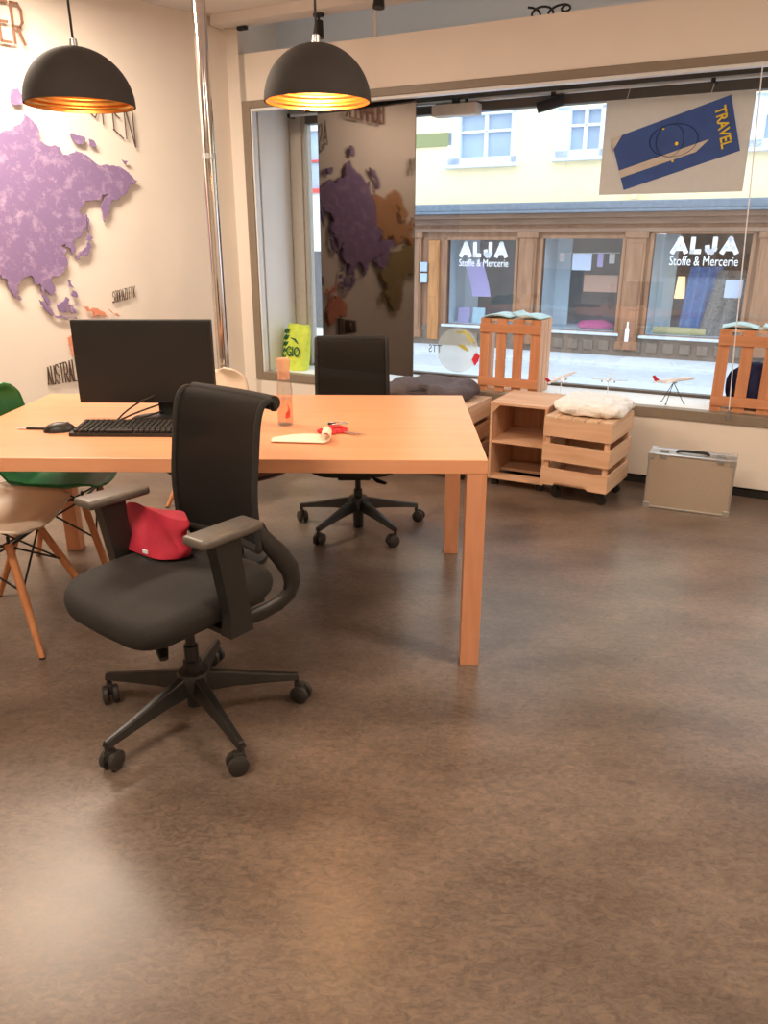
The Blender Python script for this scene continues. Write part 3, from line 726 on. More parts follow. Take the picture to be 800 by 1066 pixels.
caption('small tilted lettering above the salmon islands on the left wall', 'SÜDPAZIFIK', -1.0, 1.0, -.838, 1.028, .066, .068, .0016, M['letter'], .012, .05)
caption('dark lettering above Europe on the left wall', 'EUROPA', -2.62, 2.02, -2.15, 1.96, .15, .15, .003, M['letter_thin'], .015)

# ------------------------------------------------------------------ chrome pole
t = thing('chrome_pole', 'chrome floor to ceiling pole in front of the map wall', 'pole', (-.955, 4.6, 0))
bm = bm_new(); lathe(bm, [(0, .0), (.036, 0), (.036, CEIL), (0, CEIL)], 28); obj('tube', bm, M['chrome'], t, smooth=True)
bm = bm_new(); lathe(bm, [(.034, .0), (.075, 0), (.075, .012), (.036, .022)], 28); obj('floor_flange', bm, M['chrome'], t, smooth=True)
bm = bm_new(); lathe(bm, [(.036, 1.79), (.0372, 1.79), (.0372, 1.82), (.036, 1.82)], 28); obj('joint_ring', bm, M['alu'], t, smooth=True)

# ------------------------------------------------------------------ desk
DR = -math.radians(1.1)
dk = thing('desk', 'large beech veneer desk with square block legs', 'desk', (.325, 2.312, 0), DR)
W_, D_ = 1.835, 1.06
bm = bm_new(); boxr(bm, -W_, 0, 0, D_, .685, .73, .002); obj('tabletop', bm, M['beech'], dk)
for x in (-W_ + .001, -.064):
    for y in (.001, D_ - .064):
        bm = bm_new(); boxr(bm, x, x + .063, y, y + .063, 0, .685, .002); obj('leg', bm, M['beech_leg'], dk)
bm = bm_new()
boxr(bm, -W_ + .065, -.065, D_ - .05, D_ - .02, .63, .685)
obj('apron', bm, M['beech_edge'], dk)
TZ = .7302

# monitor
t = thing('monitor', 'black widescreen monitor switched off on the desk', 'monitor', (-.905, 2.93, TZ), DR)
bm = bm_new(); box(bm, (0, .0, .213), (.525, .028, .312), None, .005); obj('housing', bm, M['monitor'], t)
bm = bm_new(); box(bm, (0, -.0145, .218), (.508, .002, .286), None, 0); obj('screen', bm, M['screen'], t)
bm = bm_new(); prism(bm, [(-.03, 0), (.03, 0), (.03, .24), (-.03, .24)], .03); o = obj('stand_neck', bm, M['monitor'], t); o.location = (.06, .02, .006)
bm = bm_new(); lathe(bm, [(0, .008), (.115, .008), (.12, .004), (.12, 0), (0, 0)], 36); o = obj('stand_foot', bm, M['monitor'], t, smooth=True); o.location = (.06, -.03, 0); o.scale = (1, .75, 1)
# keyboard
t = thing('keyboard', 'black keyboard lying in front of the monitor', 'keyboard', (-.875, 2.69, TZ), DR)
bm = bm_new(); prism(bm, [(-.075, 0), (.075, 0), (.075, .024), (-.075, .012)], .45, Matrix.Rotation(PI / 2, 4, 'Z') @ Matrix.Translation((0, -.225, 0)))
obj('body', bm, M['black_plastic'], t)
for r in range(6):
    bm = bm_new(); y = -.060 + r * .0225; z = .0135 + (y + .075) * .08
    x = -.215
    while x < .205:
        w = .018 if r else (.018 if not -.12 < x < -.02 else .1)
        box(bm, (x + w / 2, y, z + .004), (w - .003, .0165, .008), None, .0015, 1); x += w + .001
    obj('key_row', bm, M['key'], t)
# mouse and its cable
t = thing('mouse', 'black computer mouse lying left of the keyboard', 'mouse', (-1.165, 2.70, TZ), -1.25)
bm = bm_new(); vs = ico(bm, (0, 0, 0), (.034, .056, .034), 3)
for v in vs: v.co.z = max(v.co.z, 0)
obj('body', bm, M['black_plastic'], t, smooth=True)
bm = bm_new(); lathe(bm, [(0, -.004), (.009, -.004), (.009, .004), (0, .004)], 16, (0, 0, 0), Matrix.Translation((0, .028, .024)) @ Matrix.Rotation(PI / 2, 4, 'Y')); obj('scroll_wheel', bm, M['grey'], t)
t = thing('pen', 'slim black pen with white tip lying beside the mouse', 'pen', (-1.265, 2.722, TZ + .005), -.1)
bm = bm_new(); tube(bm, [(-.03, 0, 0), (.04, 0, 0)], .0048, 10); obj('barrel', bm, M['black_plastic'], t, smooth=True)
bm = bm_new(); tube(bm, [(-.068, 0, -.002), (-.06, 0, 0), (-.03, 0, 0)], [.0015, .0046, .0046], 10); obj('cap', bm, M['plane_white'], t, smooth=True)
# cables behind the keyboard
for k, (pts, lab) in enumerate((([(-1.0, 2.80, .005), (-.97, 2.83, .05), (-.91, 2.88, .085), (-.855, 2.943, .09)], 'black cable arching highest from the keyboard to the monitor stand'),
        ([(-1.005, 2.79, .005), (-.96, 2.82, .03), (-.90, 2.86, .045), (-.86, 2.943, .05)], 'black cable arching in the middle from keyboard to monitor stand'),
        ([(-1.01, 2.785, .005), (-.96, 2.81, .013), (-.90, 2.84, .018), (-.865, 2.943, .02)], 'black cable lying lowest between keyboard and monitor stand'))):
    t = bm = bm_new()
    P = [Vector(p) for p in pts]; pp2 = []
    for s in range(13):
        q = s / 12; a, b, c_, d = P
        pp2.append(a * (1 - q) ** 3 + b * 3 * q * (1 - q) ** 2 + c_ * 3 * q * q * (1 - q) + d * q ** 3)
    tube(bm, pp2, .0035, 8)
    o = tag(obj('cable', bm, M['cord'], smooth=True), lab, 'cable', 'cables behind the keyboard'); o.location.z = TZ
# carafe
t = thing('carafe', 'clear glass water carafe with peach pouring lid on the desk', 'carafe', (-.365, 2.80, TZ))
bm = bm_new(); lathe(bm, [(0, .004), (.026, .004), (.0275, .012), (.027, .08), (.0275, .125), (.024, .155), (.016, .18), (.0145, .20), (.0165, .20), (.018, .18), (.0262, .155), (.0297, .125), (.0292, .08), (.0298, .006), (.028, .0), (0, 0)], 28)
obj('glass_body', bm, M['carafe_glass'], t, smooth=True)
bm = bm_new(); lathe(bm, [(0, .0065), (.0255, .0065), (.0262, .08), (.0262, .10), (0, .10)], 24); obj('water', bm, M['water'], t, smooth=True)
bm = bm_new(); lathe(bm, [(.0188, .17), (.021, .17), (.0215, .20), (.026, .236), (.022, .245), (0, .240)], 24); obj('pouring_lid', bm, M['lid'], t, smooth=True)
bm = bm_new(); prism(bm, [(.004, .03), (.020, .035), (.022, .06), (.012, .085), (.016, .06), (.006, .05)], .002); o = obj('red_print', bm, M['decal_red'], t); o.location = (.0, -.0315, 0)
# folded paper
t_pts = []
def paper_f(i, j):
    x = i * .262; y = (j - .5) * (.05 + .07 * i)
    if i > .72:
        a = (i - .72) / .28 * PI * 1.5; R = .016
        return Vector((.1886 + R * math.sin(a), y * .8, .004 + R * (1 - math.cos(a))))
    return Vector((x, y, .002 + .010 * math.sin(i * 4) * j))
bm = bm_new(); grid(bm, paper_f, 26, 6)
tag(place(obj('folded_paper', bm, M['paper'], smooth=True, solid=.0025), (-.385, 2.555, TZ + .003), .02), 'cream sheet of paper with a curled end on the desk', 'paper')
# scissors
t = thing('scissors', 'small pair of scissors with red handles on the desk', 'scissors', (-.135, 2.665, TZ + .005), -.6); t.scale = (1.35, 1.35, 1.1)
for s in (-1, 1):
    bm = bm_new(); tube(bm, [(-.045 + .026 * math.cos(a * PI / 10), s * .022 + .016 * math.sin(a * PI / 10), 0) for a in range(20)], .005, 8, True); tube(bm, [(-.022, s * .016, 0), (.0, 0, 0)], .0045, 8); obj('handle', bm, M['red'], t, smooth=True, label='red plastic handle')
    bm = bm_new(); prism(bm, [(0, -.002), (.062, -.001), (.06, .0015), (0, .006)], .002, Matrix.Translation((0, 0, s * .001)) @ Matrix.Rotation(-s * .16, 4, 'Z') @ Matrix.Rotation(PI / 2, 4, 'X')); obj('blade', bm, M['alu'], t, label='steel blade')
t = thing('key_ring', 'small steel ring with a dark tag on the desk behind the scissors', 'key ring', (-.175, 2.815, TZ + .003), .1)
bm = bm_new(); tube(bm, [(.036 * math.cos(a * PI / 14), .02 * math.sin(a * PI / 14), 0) for a in range(28)], .0026, 8, True); obj('ring', bm, M['alu'], t, smooth=True)
bm = bm_new(); box(bm, (-.02, -.012, .001), (.03, .014, .005), None, .002); obj('tag', bm, M['dark'], t)

# ------------------------------------------------------------------ pendant lamps
def lamp(label, x, y, zr, energy, bulb):
    t = thing('pendant_lamp', label, 'lamp', (x, y, zr), 0, 'pendant lamps over the desk')
    R = .178; H = .172
    outer = [(R * math.cos(a), H * math.sin(a)) for a in [k * PI / 2 / 18 for k in range(18)]] + [(.012, H)]
    bm = bm_new(); lathe(bm, [(R - .004, 0)] + outer + [(.012, H - .004), (.03, H - .008)], 56)
    obj('shade', bm, M['lamp_black'], t, smooth=True)
    prof = []
    for k in range(60):
        a = k / 59 * PI / 2 * .93; rr = R - .006 - (.0035 if (k // 3) % 2 else 0) * (1 if k < 45 else .3)
        prof.append((max(rr * math.cos(a), .02), (H - .008) * math.sin(a) * (rr / (R - .006))))
    bm = bm_new(); lathe(bm, prof + [(.0, H - .014)], 56); obj('reflector', bm, M['gold'], t, smooth=True, label='ribbed gold inside')
    bm = bm_new(); lathe(bm, [(0, H), (.014, H), (.012, H + .022), (.005, H + .026), (0, H + .026)], 18); obj('cord_grip', bm, M['alu'], t, smooth=True)
    bm = bm_new(); tube(bm, [(0, 0, H + .02), (-.004, 0, H + .4), (0, 0, CEIL - zr)], .0042, 8); obj('cord', bm, M['cord'], t, smooth=True)
    bm = bm_new(); lathe(bm, [(0, CEIL - zr), (.045, CEIL - zr), (.04, CEIL - zr - .03), (0, CEIL - zr - .035)], 24); obj('ceiling_rose', bm, M['lamp_black'], t, smooth=True)
    bm = bm_new(); lathe(bm, [(0, .155), (.018, .15), (.018, .115), (.014, .105), (0, .105)], 18); sk = obj('socket', bm, M['black_plastic'], t, smooth=True)
    bm = bm_new(); ico(bm, (0, 0, .075), (.032, .032, .036), 3); obj('bulb', bm, emis('bulb_glow', (255, 196, 120), bulb), sk, smooth=True)
    l = bpy.data.lights.new('lamp_light', 'POINT'); l.energy = energy; l.color = (1, .66, .34); l.shadow_soft_size = .03
    lo = bpy.data.objects.new('lamp_light', l); COL.objects.link(lo); lo.parent = t; lo.location = (0, 0, .03)
    return t
lamp('right black dome pendant lamp with bright gold inside, in front of the window', -.221, 2.87, 1.81, 13, 60)
lamp('left black dome pendant lamp with dimmer gold inside, in front of the map', -1.013, 2.87, 1.80, .8, 2)

# ------------------------------------------------------------------ office chair
CHR = math.radians(142)
def office_chair(label):
    t = thing('office_chair', label, 'office chair', (0, 0, 0), 0, 'black office chairs')
    # seat
    n = 40
    def outline(a, s):
        c, d = math.cos(a), math.sin(a); e = .42
        return (.236 * s * math.copysign(abs(c) ** e, c), .018 + .24 * s * math.copysign(abs(d) ** e, d))
    bm = bm_new(); rings = []
    for s, z in ((.80, .398), (.93, .401), (.985, .418), (1, .442), (.99, .458), (.955, .472), (.88, .480), (.6, .483), (.25, .481)):
        rings.append([bm.verts.new((*outline(2 * PI * k / n, s), z - .022 * max(0, (outline(2 * PI * k / n, s)[1] - .018) / .24) ** 3 + .010 * (abs(outline(2 * PI * k / n, s)[0]) / .245) ** 2)) for k in range(n)])
    for Aa, Bb in zip(rings, rings[1:]):
        for k in range(n): bm.faces.new((Aa[k], Aa[(k + 1) % n], Bb[(k + 1) % n], Bb[k]))
    bm.faces.new(rings[0]); bm.faces.new(rings[-1])
    obj('seat', bm, M['black_soft'], t, smooth=True)
    bm = bm_new(); box(bm, (0, .0, .392), (.36, .36, .03), None, .01); box(bm, (0, .0, .36), (.16, .26, .05), None, .012); obj('seat_mechanism', bm, M['black_plastic'], t)
    # backrest mesh with rolled top
    prof = [(-.186, .545), (-.188, .60), (-.190, .68), (-.193, .76), (-.198, .85), (-.206, .912), (-.222, .950), (-.245, .962), (-.264, .952), (-.266, .932)]
    def pf(q):
        x = q * (len(prof) - 1); i = min(int(x), len(prof) - 2); f = x - i
        p0 = prof[max(i - 1, 0)]; p1 = prof[i]; p2 = prof[i + 1]; p3 = prof[min(i + 2, len(prof) - 1)]
        def cr(a, b, c, d): return .5 * (2 * b + (c - a) * f + (2 * a - 5 * b + 4 * c - d) * f * f + (3 * b - a - 3 * c + d) * f ** 3)
        return cr(p0[0], p1[0], p2[0], p3[0]), cr(p0[1], p1[1], p2[1], p3[1])
    HW = .178
    def back(i, j):
        y, z = pf(j); x = (i - .5) * 2
        return Vector((x * HW * (1 - .03 * j), y + .02 * (x * x) * (1 - j * .5) + .012 * math.exp(-((j - .25) / .15) ** 2), z))
    bm = bm_new(); grid(bm, back, 16, 30); o = obj('backrest', bm, M['mesh'], t, smooth=True, solid=.004)
    bm = bm_new()
    for i in (0, 1): tube(bm, [back(i, j / 24) for j in range(25)], .0095, 10)
    tube(bm, [back(i / 16, 0) for i in range(17)], .014, 10)
    tube(bm, [back(i / 16, .84) + Vector((0, -.012, -.006)) for i in range(17)], .021, 14)
    obj('backrest_rim', bm, M['black_soft'], t, smooth=True)
    # carrying loops that swing back and under the seat
    for s in (-1, 1):
        pts = [(s * .172, -.178, .62), (s * .177, -.183, .585), (s * .181, -.204, .55), (s * .183, -.242, .505), (s * .184, -.278, .450), (s * .187, -.284, .405), (s * .184, -.270, .370), (s * .18, -.23, .352), (s * .175, -.17, .345), (s * .165, -.06, .35)]
        bm = bm_new(); tube(bm, pts, [.014, .022, .028, .032, .033, .032, .030, .028, .026, .022], 14, False, .6); obj('back_bracket', bm, M['black_plastic'], t, smooth=True)
    bm = bm_new(); box(bm, (0, -.055, .352), (.34, .05, .03), None, .01); obj('cross_beam', bm, M['black_plastic'], t)
    # arms
    for s in (-1, 1):
        bm = bm_new()
        prism(bm, [(-.045, .375), (.035, .375), (.03, .44), (.055, .60), (.065, .655), (-.02, .655), (-.02, .60)], .04, Matrix.Translation((s * .252 + .02, .0, 0)) @ Matrix.Rotation(PI / 2, 4, 'Z'))
        boxr(bm, min(s * .12, s * .262), max(s * .12, s * .262), -.03, .03, .372, .392, .004)
        a = obj('armrest', bm, M['black_plastic'], t)
        bm = bm_new(); box(bm, (s * .246, .012, .668), (.085, .205, .026), None, .011, 3); obj('arm_pad', bm, M['pad_grey'], a, smooth=True, label='grey arm pad with reflected light in its colour')
    # column and star base
    bm = bm_new(); lathe(bm, [(0, .05), (.026, .05), (.027, .20), (.021, .205), (.021, .25), (.014, .252), (.014, .345), (0, .345)], 20); obj('gas_column', bm, M['black_plastic'], t, smooth=True)
    bm = bm_new(); tube(bm, [(-.03, .06, .352), (-.09, .12, .348), (-.115, .145, .338), (-.15, .165, .332)], [.007, .008, .017, .012], 10, False, .5); obj('height_lever', bm, M['black_plastic'], t, smooth=True)
    bm = bm_new(); lathe(bm, [(.0, .165), (.045, .165), (.05, .155), (.05, .105), (.04, .095), (0, .095)], 24); hub = obj('base_hub', bm, M['base_metal'], t, smooth=True)
    for k in range(5):
        a = PI / 2 - CHR + math.radians(72 * k); R3 = Matrix.Rotation(a, 4, 'Z')
        bm = bm_new()
        secs = []
        for (r, w, z0, z1) in ((.03, .052, .10, .162), (.12, .044, .098, .142), (.24, .034, .085, .112), (.318, .028, .074, .096)):
            secs.append([bm.verts.new(R3 @ Vector((r, sx * w / 2, z))) for sx, z in ((-1, z0), (1, z0), (.55, z1), (-.55, z1))])
        for s0, s1 in zip(secs, secs[1:]):
            for q in range(4): bm.faces.new((s0[q], s0[(q + 1) % 4], s1[(q + 1) % 4], s1[q]))
        bm.faces.new(secs[0]); bm.faces.new(secs[-1])
        lg = obj('base_leg', bm, M['base_metal'], t)
        e = lg.modifiers.new('soft', 'BEVEL'); e.width = .004; e.segments = 2
        bm = bm_new(); c = R3 @ Vector((.312, 0, 0))
        th = a + 1.2 + k * 1.1; dx, dy = math.cos(th), math.sin(th)
        for s in (-1, 1):
            mtx = Matrix.Translation((c.x - dy * s * .015 + dx * .014, c.y + dx * s * .015 + dy * .014, .029)) @ Matrix.Rotation(th, 4, 'Z') @ Matrix.Rotation(PI / 2, 4, 'X')
            lathe(bm, [(0, -.010), (.022, -.010), (.029, -.006), (.029, .006), (.022, .010), (0, .010)], 20, (0, 0, 0), mtx)
        box(bm, (c.x + dx * .008, c.y + dy * .008, .046), (.028, .020, .036), Matrix.Rotation(th, 3, 'Z'), .004)
        tube(bm, [(c.x, c.y, .05), (c.x, c.y, .085)], .008, 8)
        obj('caster', bm, M['wheel'], lg, smooth=True)
    return t
ch1 = office_chair('black mesh office chair standing nearest, in front of the desk')
place(ch1, (-.572, 2.01, 0), CHR)
for c in ch1.children:
    if not c.name.startswith(('base_leg', 'base_hub', 'gas_column')): c.location = (.02, .018, 0)
ch2 = copy_tree(ch1); ch2['label'] = 'black mesh office chair behind the desk, facing the room'
r2 = math.radians(183)
place(ch2, (-.13, 3.66, 0), r2)
dl = math.radians(90) - (PI / 2 - CHR + r2)
for c in ch2.children:
    if c.name.startswith(('base_leg', 'base_hub')): c.rotation_euler.z = dl
    else: c.location.z -= .045            # its seat is set lower

# red bag on the near chair
def redbag(i, j):
    a = 2 * PI * i; c, s = math.cos(a), math.sin(a)
    w, d = .13 * (1 - .05 * j), .05 * (1 - .75 * j)
    return Vector((w * math.copysign(abs(c) ** .6, c) + .012 * math.sin(j * 9 + a), d * math.copysign(abs(s) ** .7, s) - .03 * j + .006 * math.sin(a * 4 + j * 7), j * .115 + .010 * math.sin(a * 2) * j))
t = thing('red_bag', 'crumpled red fabric bag on the nearest office chair, against its backrest', 'bag', (-.70, 2.165, .493), CHR + .1)
bm = bm_new(); grid(bm, redbag, 36, 14); bmesh.ops.remove_doubles(bm, verts=bm.verts, dist=.0004); bmesh.ops.holes_fill(bm, edges=[e for e in bm.edges if e.is_boundary])
obj('bag_body', bm, M['red_cloth'], t, smooth=True)
bm = bm_new(); box(bm, (-.02, .05, .012), (.022, .003, .012), None, .001); obj('white_tag', bm, M['plane_white'], t, label='small white tag')

# ------------------------------------------------------------------ shell chairs
def shell_chair(label, mat, x, y, rz, H=.43):
    t = thing('shell_chair', label, 'chair', (x, y, 0), rz, 'shell chairs around the desk')
    prof = [(.195, H - .010), (.18, H + .006), (.14, H + .003), (.06, H - .014), (-.06, H - .022), (-.14, H - .006), (-.185, H + .05), (-.21, H + .13), (-.235, H + .22), (-.255, H + .31), (-.268, H + .375)]
    HWs = [.20, .215, .23, .238, .238, .236, .232, .226, .215, .20, .165]
    n = len(prof) - 1
    def f(i, j):
        q = j * n; k = min(int(q), n - 1); fr = q - k
        y = prof[k][0] + (prof[k + 1][0] - prof[k][0]) * fr; z = prof[k][1] + (prof[k + 1][1] - prof[k][1]) * fr; w = HWs[k] + (HWs[k + 1] - HWs[k]) * fr
        e = min(1, j / .09); e2 = min(1, (1 - j) / .12)
        w *= (.62 + .38 * math.sqrt(1 - (1 - e) ** 2)) * (.45 + .55 * math.sqrt(1 - (1 - e2) ** 2))
        s = (i - .5) * 2
        mid = math.exp(-((j - .45) / .25) ** 2)
        return Vector((s * w, y + .05 * abs(s) ** 2.4 * max(0, j - .35) * 1.6, z + (.022 + .05 * mid) * abs(s) ** 2.6))
    bm = bm_new(); grid(bm, f, 22, 40); o = obj('seat_shell', bm, mat, t, smooth=True); md = o.modifiers.new('thickness', 'SOLIDIFY'); md.thickness = .008; md.offset = -1
    tops = {}
    for sx in (-1, 1):
        for sy in (-1, 1):
            a = (sx * .10, sy * .11 - .01, H - .05); b = (sx * .215, sy * .235 - .01, 0)
            tops[(sx, sy)] = (Vector(a), Vector(b))
            bm = bm_new(); tube(bm, [a, Vector(a).lerp(Vector(b), .5), b], [.014, .0145, .010], 12); lg = obj('leg', bm, M['dowel'], t, smooth=True)
            bm = bm_new(); tube(bm, [Vector(b) + Vector((0, 0, .006)), b], .0105, 12); obj('foot_glide', bm, M['black_plastic'], lg)
    bm = bm_new()
    at = lambda k, q: tops[k][0].lerp(tops[k][1], q)
    for sx in (-1, 1):
        tube(bm, [at((sx, -1), .02), at((sx, 1), .02)], .006, 8); tube(bm, [at((sx, -1), .42), at((sx, 1), .02)], .004, 8); tube(bm, [at((sx, 1), .42), at((sx, -1), .02)], .004, 8)
    for sy in (-1, 1):
        tube(bm, [at((-1, sy), .02), at((1, sy), .02)], .006, 8); tube(bm, [at((-1, sy), .42), at((1, sy), .02)], .004, 8); tube(bm, [at((1, sy), .42), at((-1, sy), .02)], .004, 8)
    for k in tops: tube(bm, [at(k, .02), Vector((tops[k][0].x * 1.05, tops[k][0].y * 1.05, H - .02))], .006, 8)
    obj('wire_brace', bm, M['wire'], t, smooth=True)
    return t
shell_chair('white shell chair with wooden dowel legs at the left end of the desk', M['white_shell'], -1.40, 2.59, -PI / 2 - .08)
shell_chair('green shell chair with wooden dowel legs tucked under the desk', M['green_shell'], -1.345, 3.085, -PI / 2 + .05)
shell_chair('white low shell chair standing beyond the desk by the chrome pole', M['white_shell'], -.98, 4.20, PI + .05, .295)
t = thing('round_stool', 'dark red round stool pushed under the desk', 'stool', (-.665, 3.25, 0))
bm = bm_new(); lathe(bm, [(0, .425), (.20, .425), (.262, .437), (.285, .458), (.282, .474), (.262, .486), (.15, .49), (0, .488)], 48); obj('seat', bm, M['red_shell'], t, smooth=True)
bm = bm_new(); tube(bm, [(.288 * math.cos(k * PI / 24), .288 * math.sin(k * PI / 24), .458) for k in range(48)], .004, 8, True); obj('piping', bm, M['dark'], t, smooth=True)
bm = bm_new(); lathe(bm, [(0, .02), (.025, .02), (.022, .30), (.05, .415), (.12, .425), (0, .425)], 24); obj('column', bm, M['black_plastic'], t, smooth=True)
bm = bm_new(); lathe(bm, [(0, .03), (.03, .03), (.125, .014), (.13, 0), (0, 0)], 32); obj('foot_plate', bm, M['black_plastic'], t, smooth=True)

# ------------------------------------------------------------------ crates along the window
def slat_box(t, w, d, z0, z1, n, gap, front=True, top=True, notch=True, tmat=None):
    """crate with horizontal slats; local x along the window, y outwards, front at y=0"""
    hs = (z1 - z0 - .012 - gap * (n - 1)) / n
    for k in range(n):
        za = z0 + k * (hs + gap)
        for (y, nm) in ((0, 'front_slat'), (d - .012, 'back_slat')):
            bm = bm_new()
            if k == 0 and y == 0 and notch:
                prism(bm, [(0, za), (w * .2, za), (w * .22, za + .018), (w * .68, za + .018), (w * .72, za), (w, za), (w, za + hs), (0, za + hs)], .012)
            else: boxr(bm, 0, w, y, y + .012, za, za + hs, .001)
            obj(nm, bm, M['pine'], t)
        for x in (0, w - .012):
            bm = bm_new(); boxr(bm, x + .0005, x + .0115, .012, d - .012, za, za + hs, .001); obj('side_slat', bm, M['pine_side'], t)
    for x in (.013, w - .037):
        for y in (.0125, d - .037):
            bm = bm_new(); boxr(bm, x, x + .024, y, y + .0245, z0, z1 - .013); obj('corner_post', bm, M['pine_v'], t)
    if top:
        k = 5; ww = w / k
        for q in range(k):
            bm = bm_new(); boxr(bm, q * ww + .002, (q + 1) * ww - .002, 0, d, z1 - .0115, z1, .0015); obj('top_slat', bm, M['pine_side'], t)
    bm = bm_new(); boxr(bm, .014, w - .014, .014, d - .014, z0 + .004, z0 + .016); obj('bottom_board', bm, M['pine'], t)
def casters(t, w, d, z0):
    for x in (.06, w - .06):
        for y in (.07, d - .07):
            bm = bm_new(); box(bm, (x, y, z0 - .004), (.05, .05, .008), None, .001)
            lathe(bm, [(0, -.011), (.026, -.011), (.029, -.006), (.029, .006), (.026, .011), (0, .011)], 18, (0, 0, 0), Matrix.Translation((x + .012, y, .029)) @ Matrix.Rotation(PI / 2, 4, 'X'))
            boxr(bm, x - .008, x + .02, y - .017, y - .012, .022, z0 - .004); boxr(bm, x - .008, x + .02, y + .012, y + .017, .022, z0 - .004)
            obj('caster', bm, M['black_plastic'], t)
CG = 'pine crates along the window'
t = wthing('slatted_crate', 'pine slatted crate on casters carrying the white sheepskin', 'crate', 2.462, -.575, 0, -.085, CG); slat_box(t, .375, .40, .088, .475, 3, .042); casters(t, .38, .40, .088)
t = wthing('slatted_crate', 'pine slatted crate on casters under the dark grey cushion', 'crate', 1.585, -.51, 0, 0, CG); slat_box(t, .395, .43, .08, .45, 3, .03); casters(t, .395, .43, .08)
t = wthing('slatted_crate', 'pine slatted crate on casters behind the desk, beside the chair', 'crate', 1.18, -.51, 0, 0, CG); slat_box(t, .395, .43, .08, .45, 3, .03); casters(t, .395, .43, .08)
# open crate shelf
t = wthing('open_crate_shelf', 'open pine crate shelf with one middle board between slatted crates', 'shelf', 2.115, -.475, 0, 0, CG)
w, d = .335, .42
bm = bm_new(); boxr(bm, 0, .014, 0, d, .045, .485, .001); obj('side_panel', bm, M['pine_v'], t)
bm = bm_new(); boxr(bm, w - .014, w, 0, d, .045, .485, .001); obj('side_panel', bm, M['pine_v'], t)
bm = bm_new(); boxr(bm, -.004, w + .004, -.002, d, .4855, .50, .002); obj('top_board', bm, M['pine'], t)
bm = bm_new(); boxr(bm, .0145, w - .0145, .004, d - .014, .262, .277, .001); obj('middle_board', bm, M['pine'], t)
bm = bm_new(); boxr(bm, .0145, w - .0145, .0, .09, .046, .061, .001); boxr(bm, .0145, w - .0145, .2, d - .02, .046, .061, .001); obj('bottom_board', bm, M['pine'], t)
bm = bm_new(); boxr(bm, .0145, w * .55, d - .013, d, .046, .485); boxr(bm, w * .565, w - .0145, d - .013, d, .046, .485); obj('back_board', bm, M['pine_v'], t)
bm = bm_new(); prism(bm, [(.0145, .485), (.055, .485), (.0145, .44)], .02); obj('corner_block', bm, M['pine_v'], t)
for x in (.03, w - .03):
    for y in (.05, d - .05):
        bm = bm_new(); boxr(bm, x - .02, x + .02, y - .02, y + .02, 0, .045, .004); obj('foot', bm, M['black_plastic'], t)

# upright crates on the sill
def upright(label, u, v, w):
    t = wthing('upright_crate', label, 'crate', u, v, .459, 0, CG); h = .455; d = .24; sw = .06
    g = (w - 4 * sw) / 3
    for k in range(4):
        bm = bm_new(); boxr(bm, k * (sw + g), k * (sw + g) + sw, .0, .014, 0, h, .001); obj('front_slat', bm, M['pine_orange'], t)
    for z in (.035, h - .085):
        bm = bm_new(); boxr(bm, 0, w, -.013, 0, z, z + .055, .001); obj('cross_rail', bm, M['pine_orange_h'], t)
    for x in (0, w - .014):
        for k in range(3):
            bm = bm_new(); boxr(bm, x, x + .014, .0145 + k * .077, .0145 + k * .077 + .07, 0, h, .001); obj('side_board', bm, M['pine_v'], t)
    bm = bm_new(); boxr(bm, .0145, w - .0145, .0145, d, h - .016, h - .002, .001); obj('top_board', bm, M['pine'], t)
    bm = bm_new(); boxr(bm, .0145, w - .0145, .0145, d, .001, .015, .001); obj('bottom_board', bm, M['pine'], t)
    return t
upright('orange pine crate upright on the sill above the open shelf', 1.835, .055, .39)
upright('orange pine crate upright on the sill at the right edge of the photo', 3.235, .055, .42)
def brochure(label, u, v, rz, w=.19, d=.22, curl=.03):
    bm = bm_new()
    def f(i, j):
        x = (i - .5) * w
        return Vector((x, (j - .5) * d, .004 + .018 * math.sin(PI * i) ** 1.5 + curl * max(0, .35 - i) ** 2 * 6))
    grid(bm, f, 14, 4)
    return tag(place(obj('brochure', bm, M['brochure'], smooth=True, solid=.003), wp(u, v, .9165), WR + rz), label, 'brochure', 'pale blue brochures on the upright crates')
brochure('pale blue brochure, left one on the upright crate above the open shelf', 1.93, .16, .03, curl=.0)
brochure('pale blue brochure with a curled corner, right one on the crate above the open shelf', 2.13, .16, -.03, curl=.045)
brochure('pale blue brochure, left one on the upright crate at the right photo edge', 3.33, .16, .05, curl=.0)
brochure('pale blue brochure, right one on the upright crate at the right photo edge', 3.54, .16, -.02, curl=.02)
bm = bm_new(); vs = ico(bm, (0, 0, .12), (.15, .085, .14), 3)
for v in vs: v.co += v.co.normalized() * .012 * noise.noise(v.co * 14); v.co.z = max(v.co.z, 0)
tag(place(obj('navy_bag', bm, M['navy'], smooth=True), wp(3.44, .17, .475), WR), 'navy blue soft bag inside the upright crate at the right edge', 'bag')
t = wthing('blind_cord', 'white blind cord hanging in front of the right upright crate', 'cord', 3.32, -.03, 0)
bm = bm_new(); tube(bm, [(-.06, 0, 2.19), (0, 0, .9), (.025, 0, .47)], .003, 8); obj('string', bm, M['plane_white'], t, smooth=True)
bm = bm_new(); lathe(bm, [(0, .49), (.005, .488), (.009, .45), (.006, .43), (0, .428)], 12, (.025, 0, 0)); obj('cord_weight', bm, M['grey'], t, smooth=True)

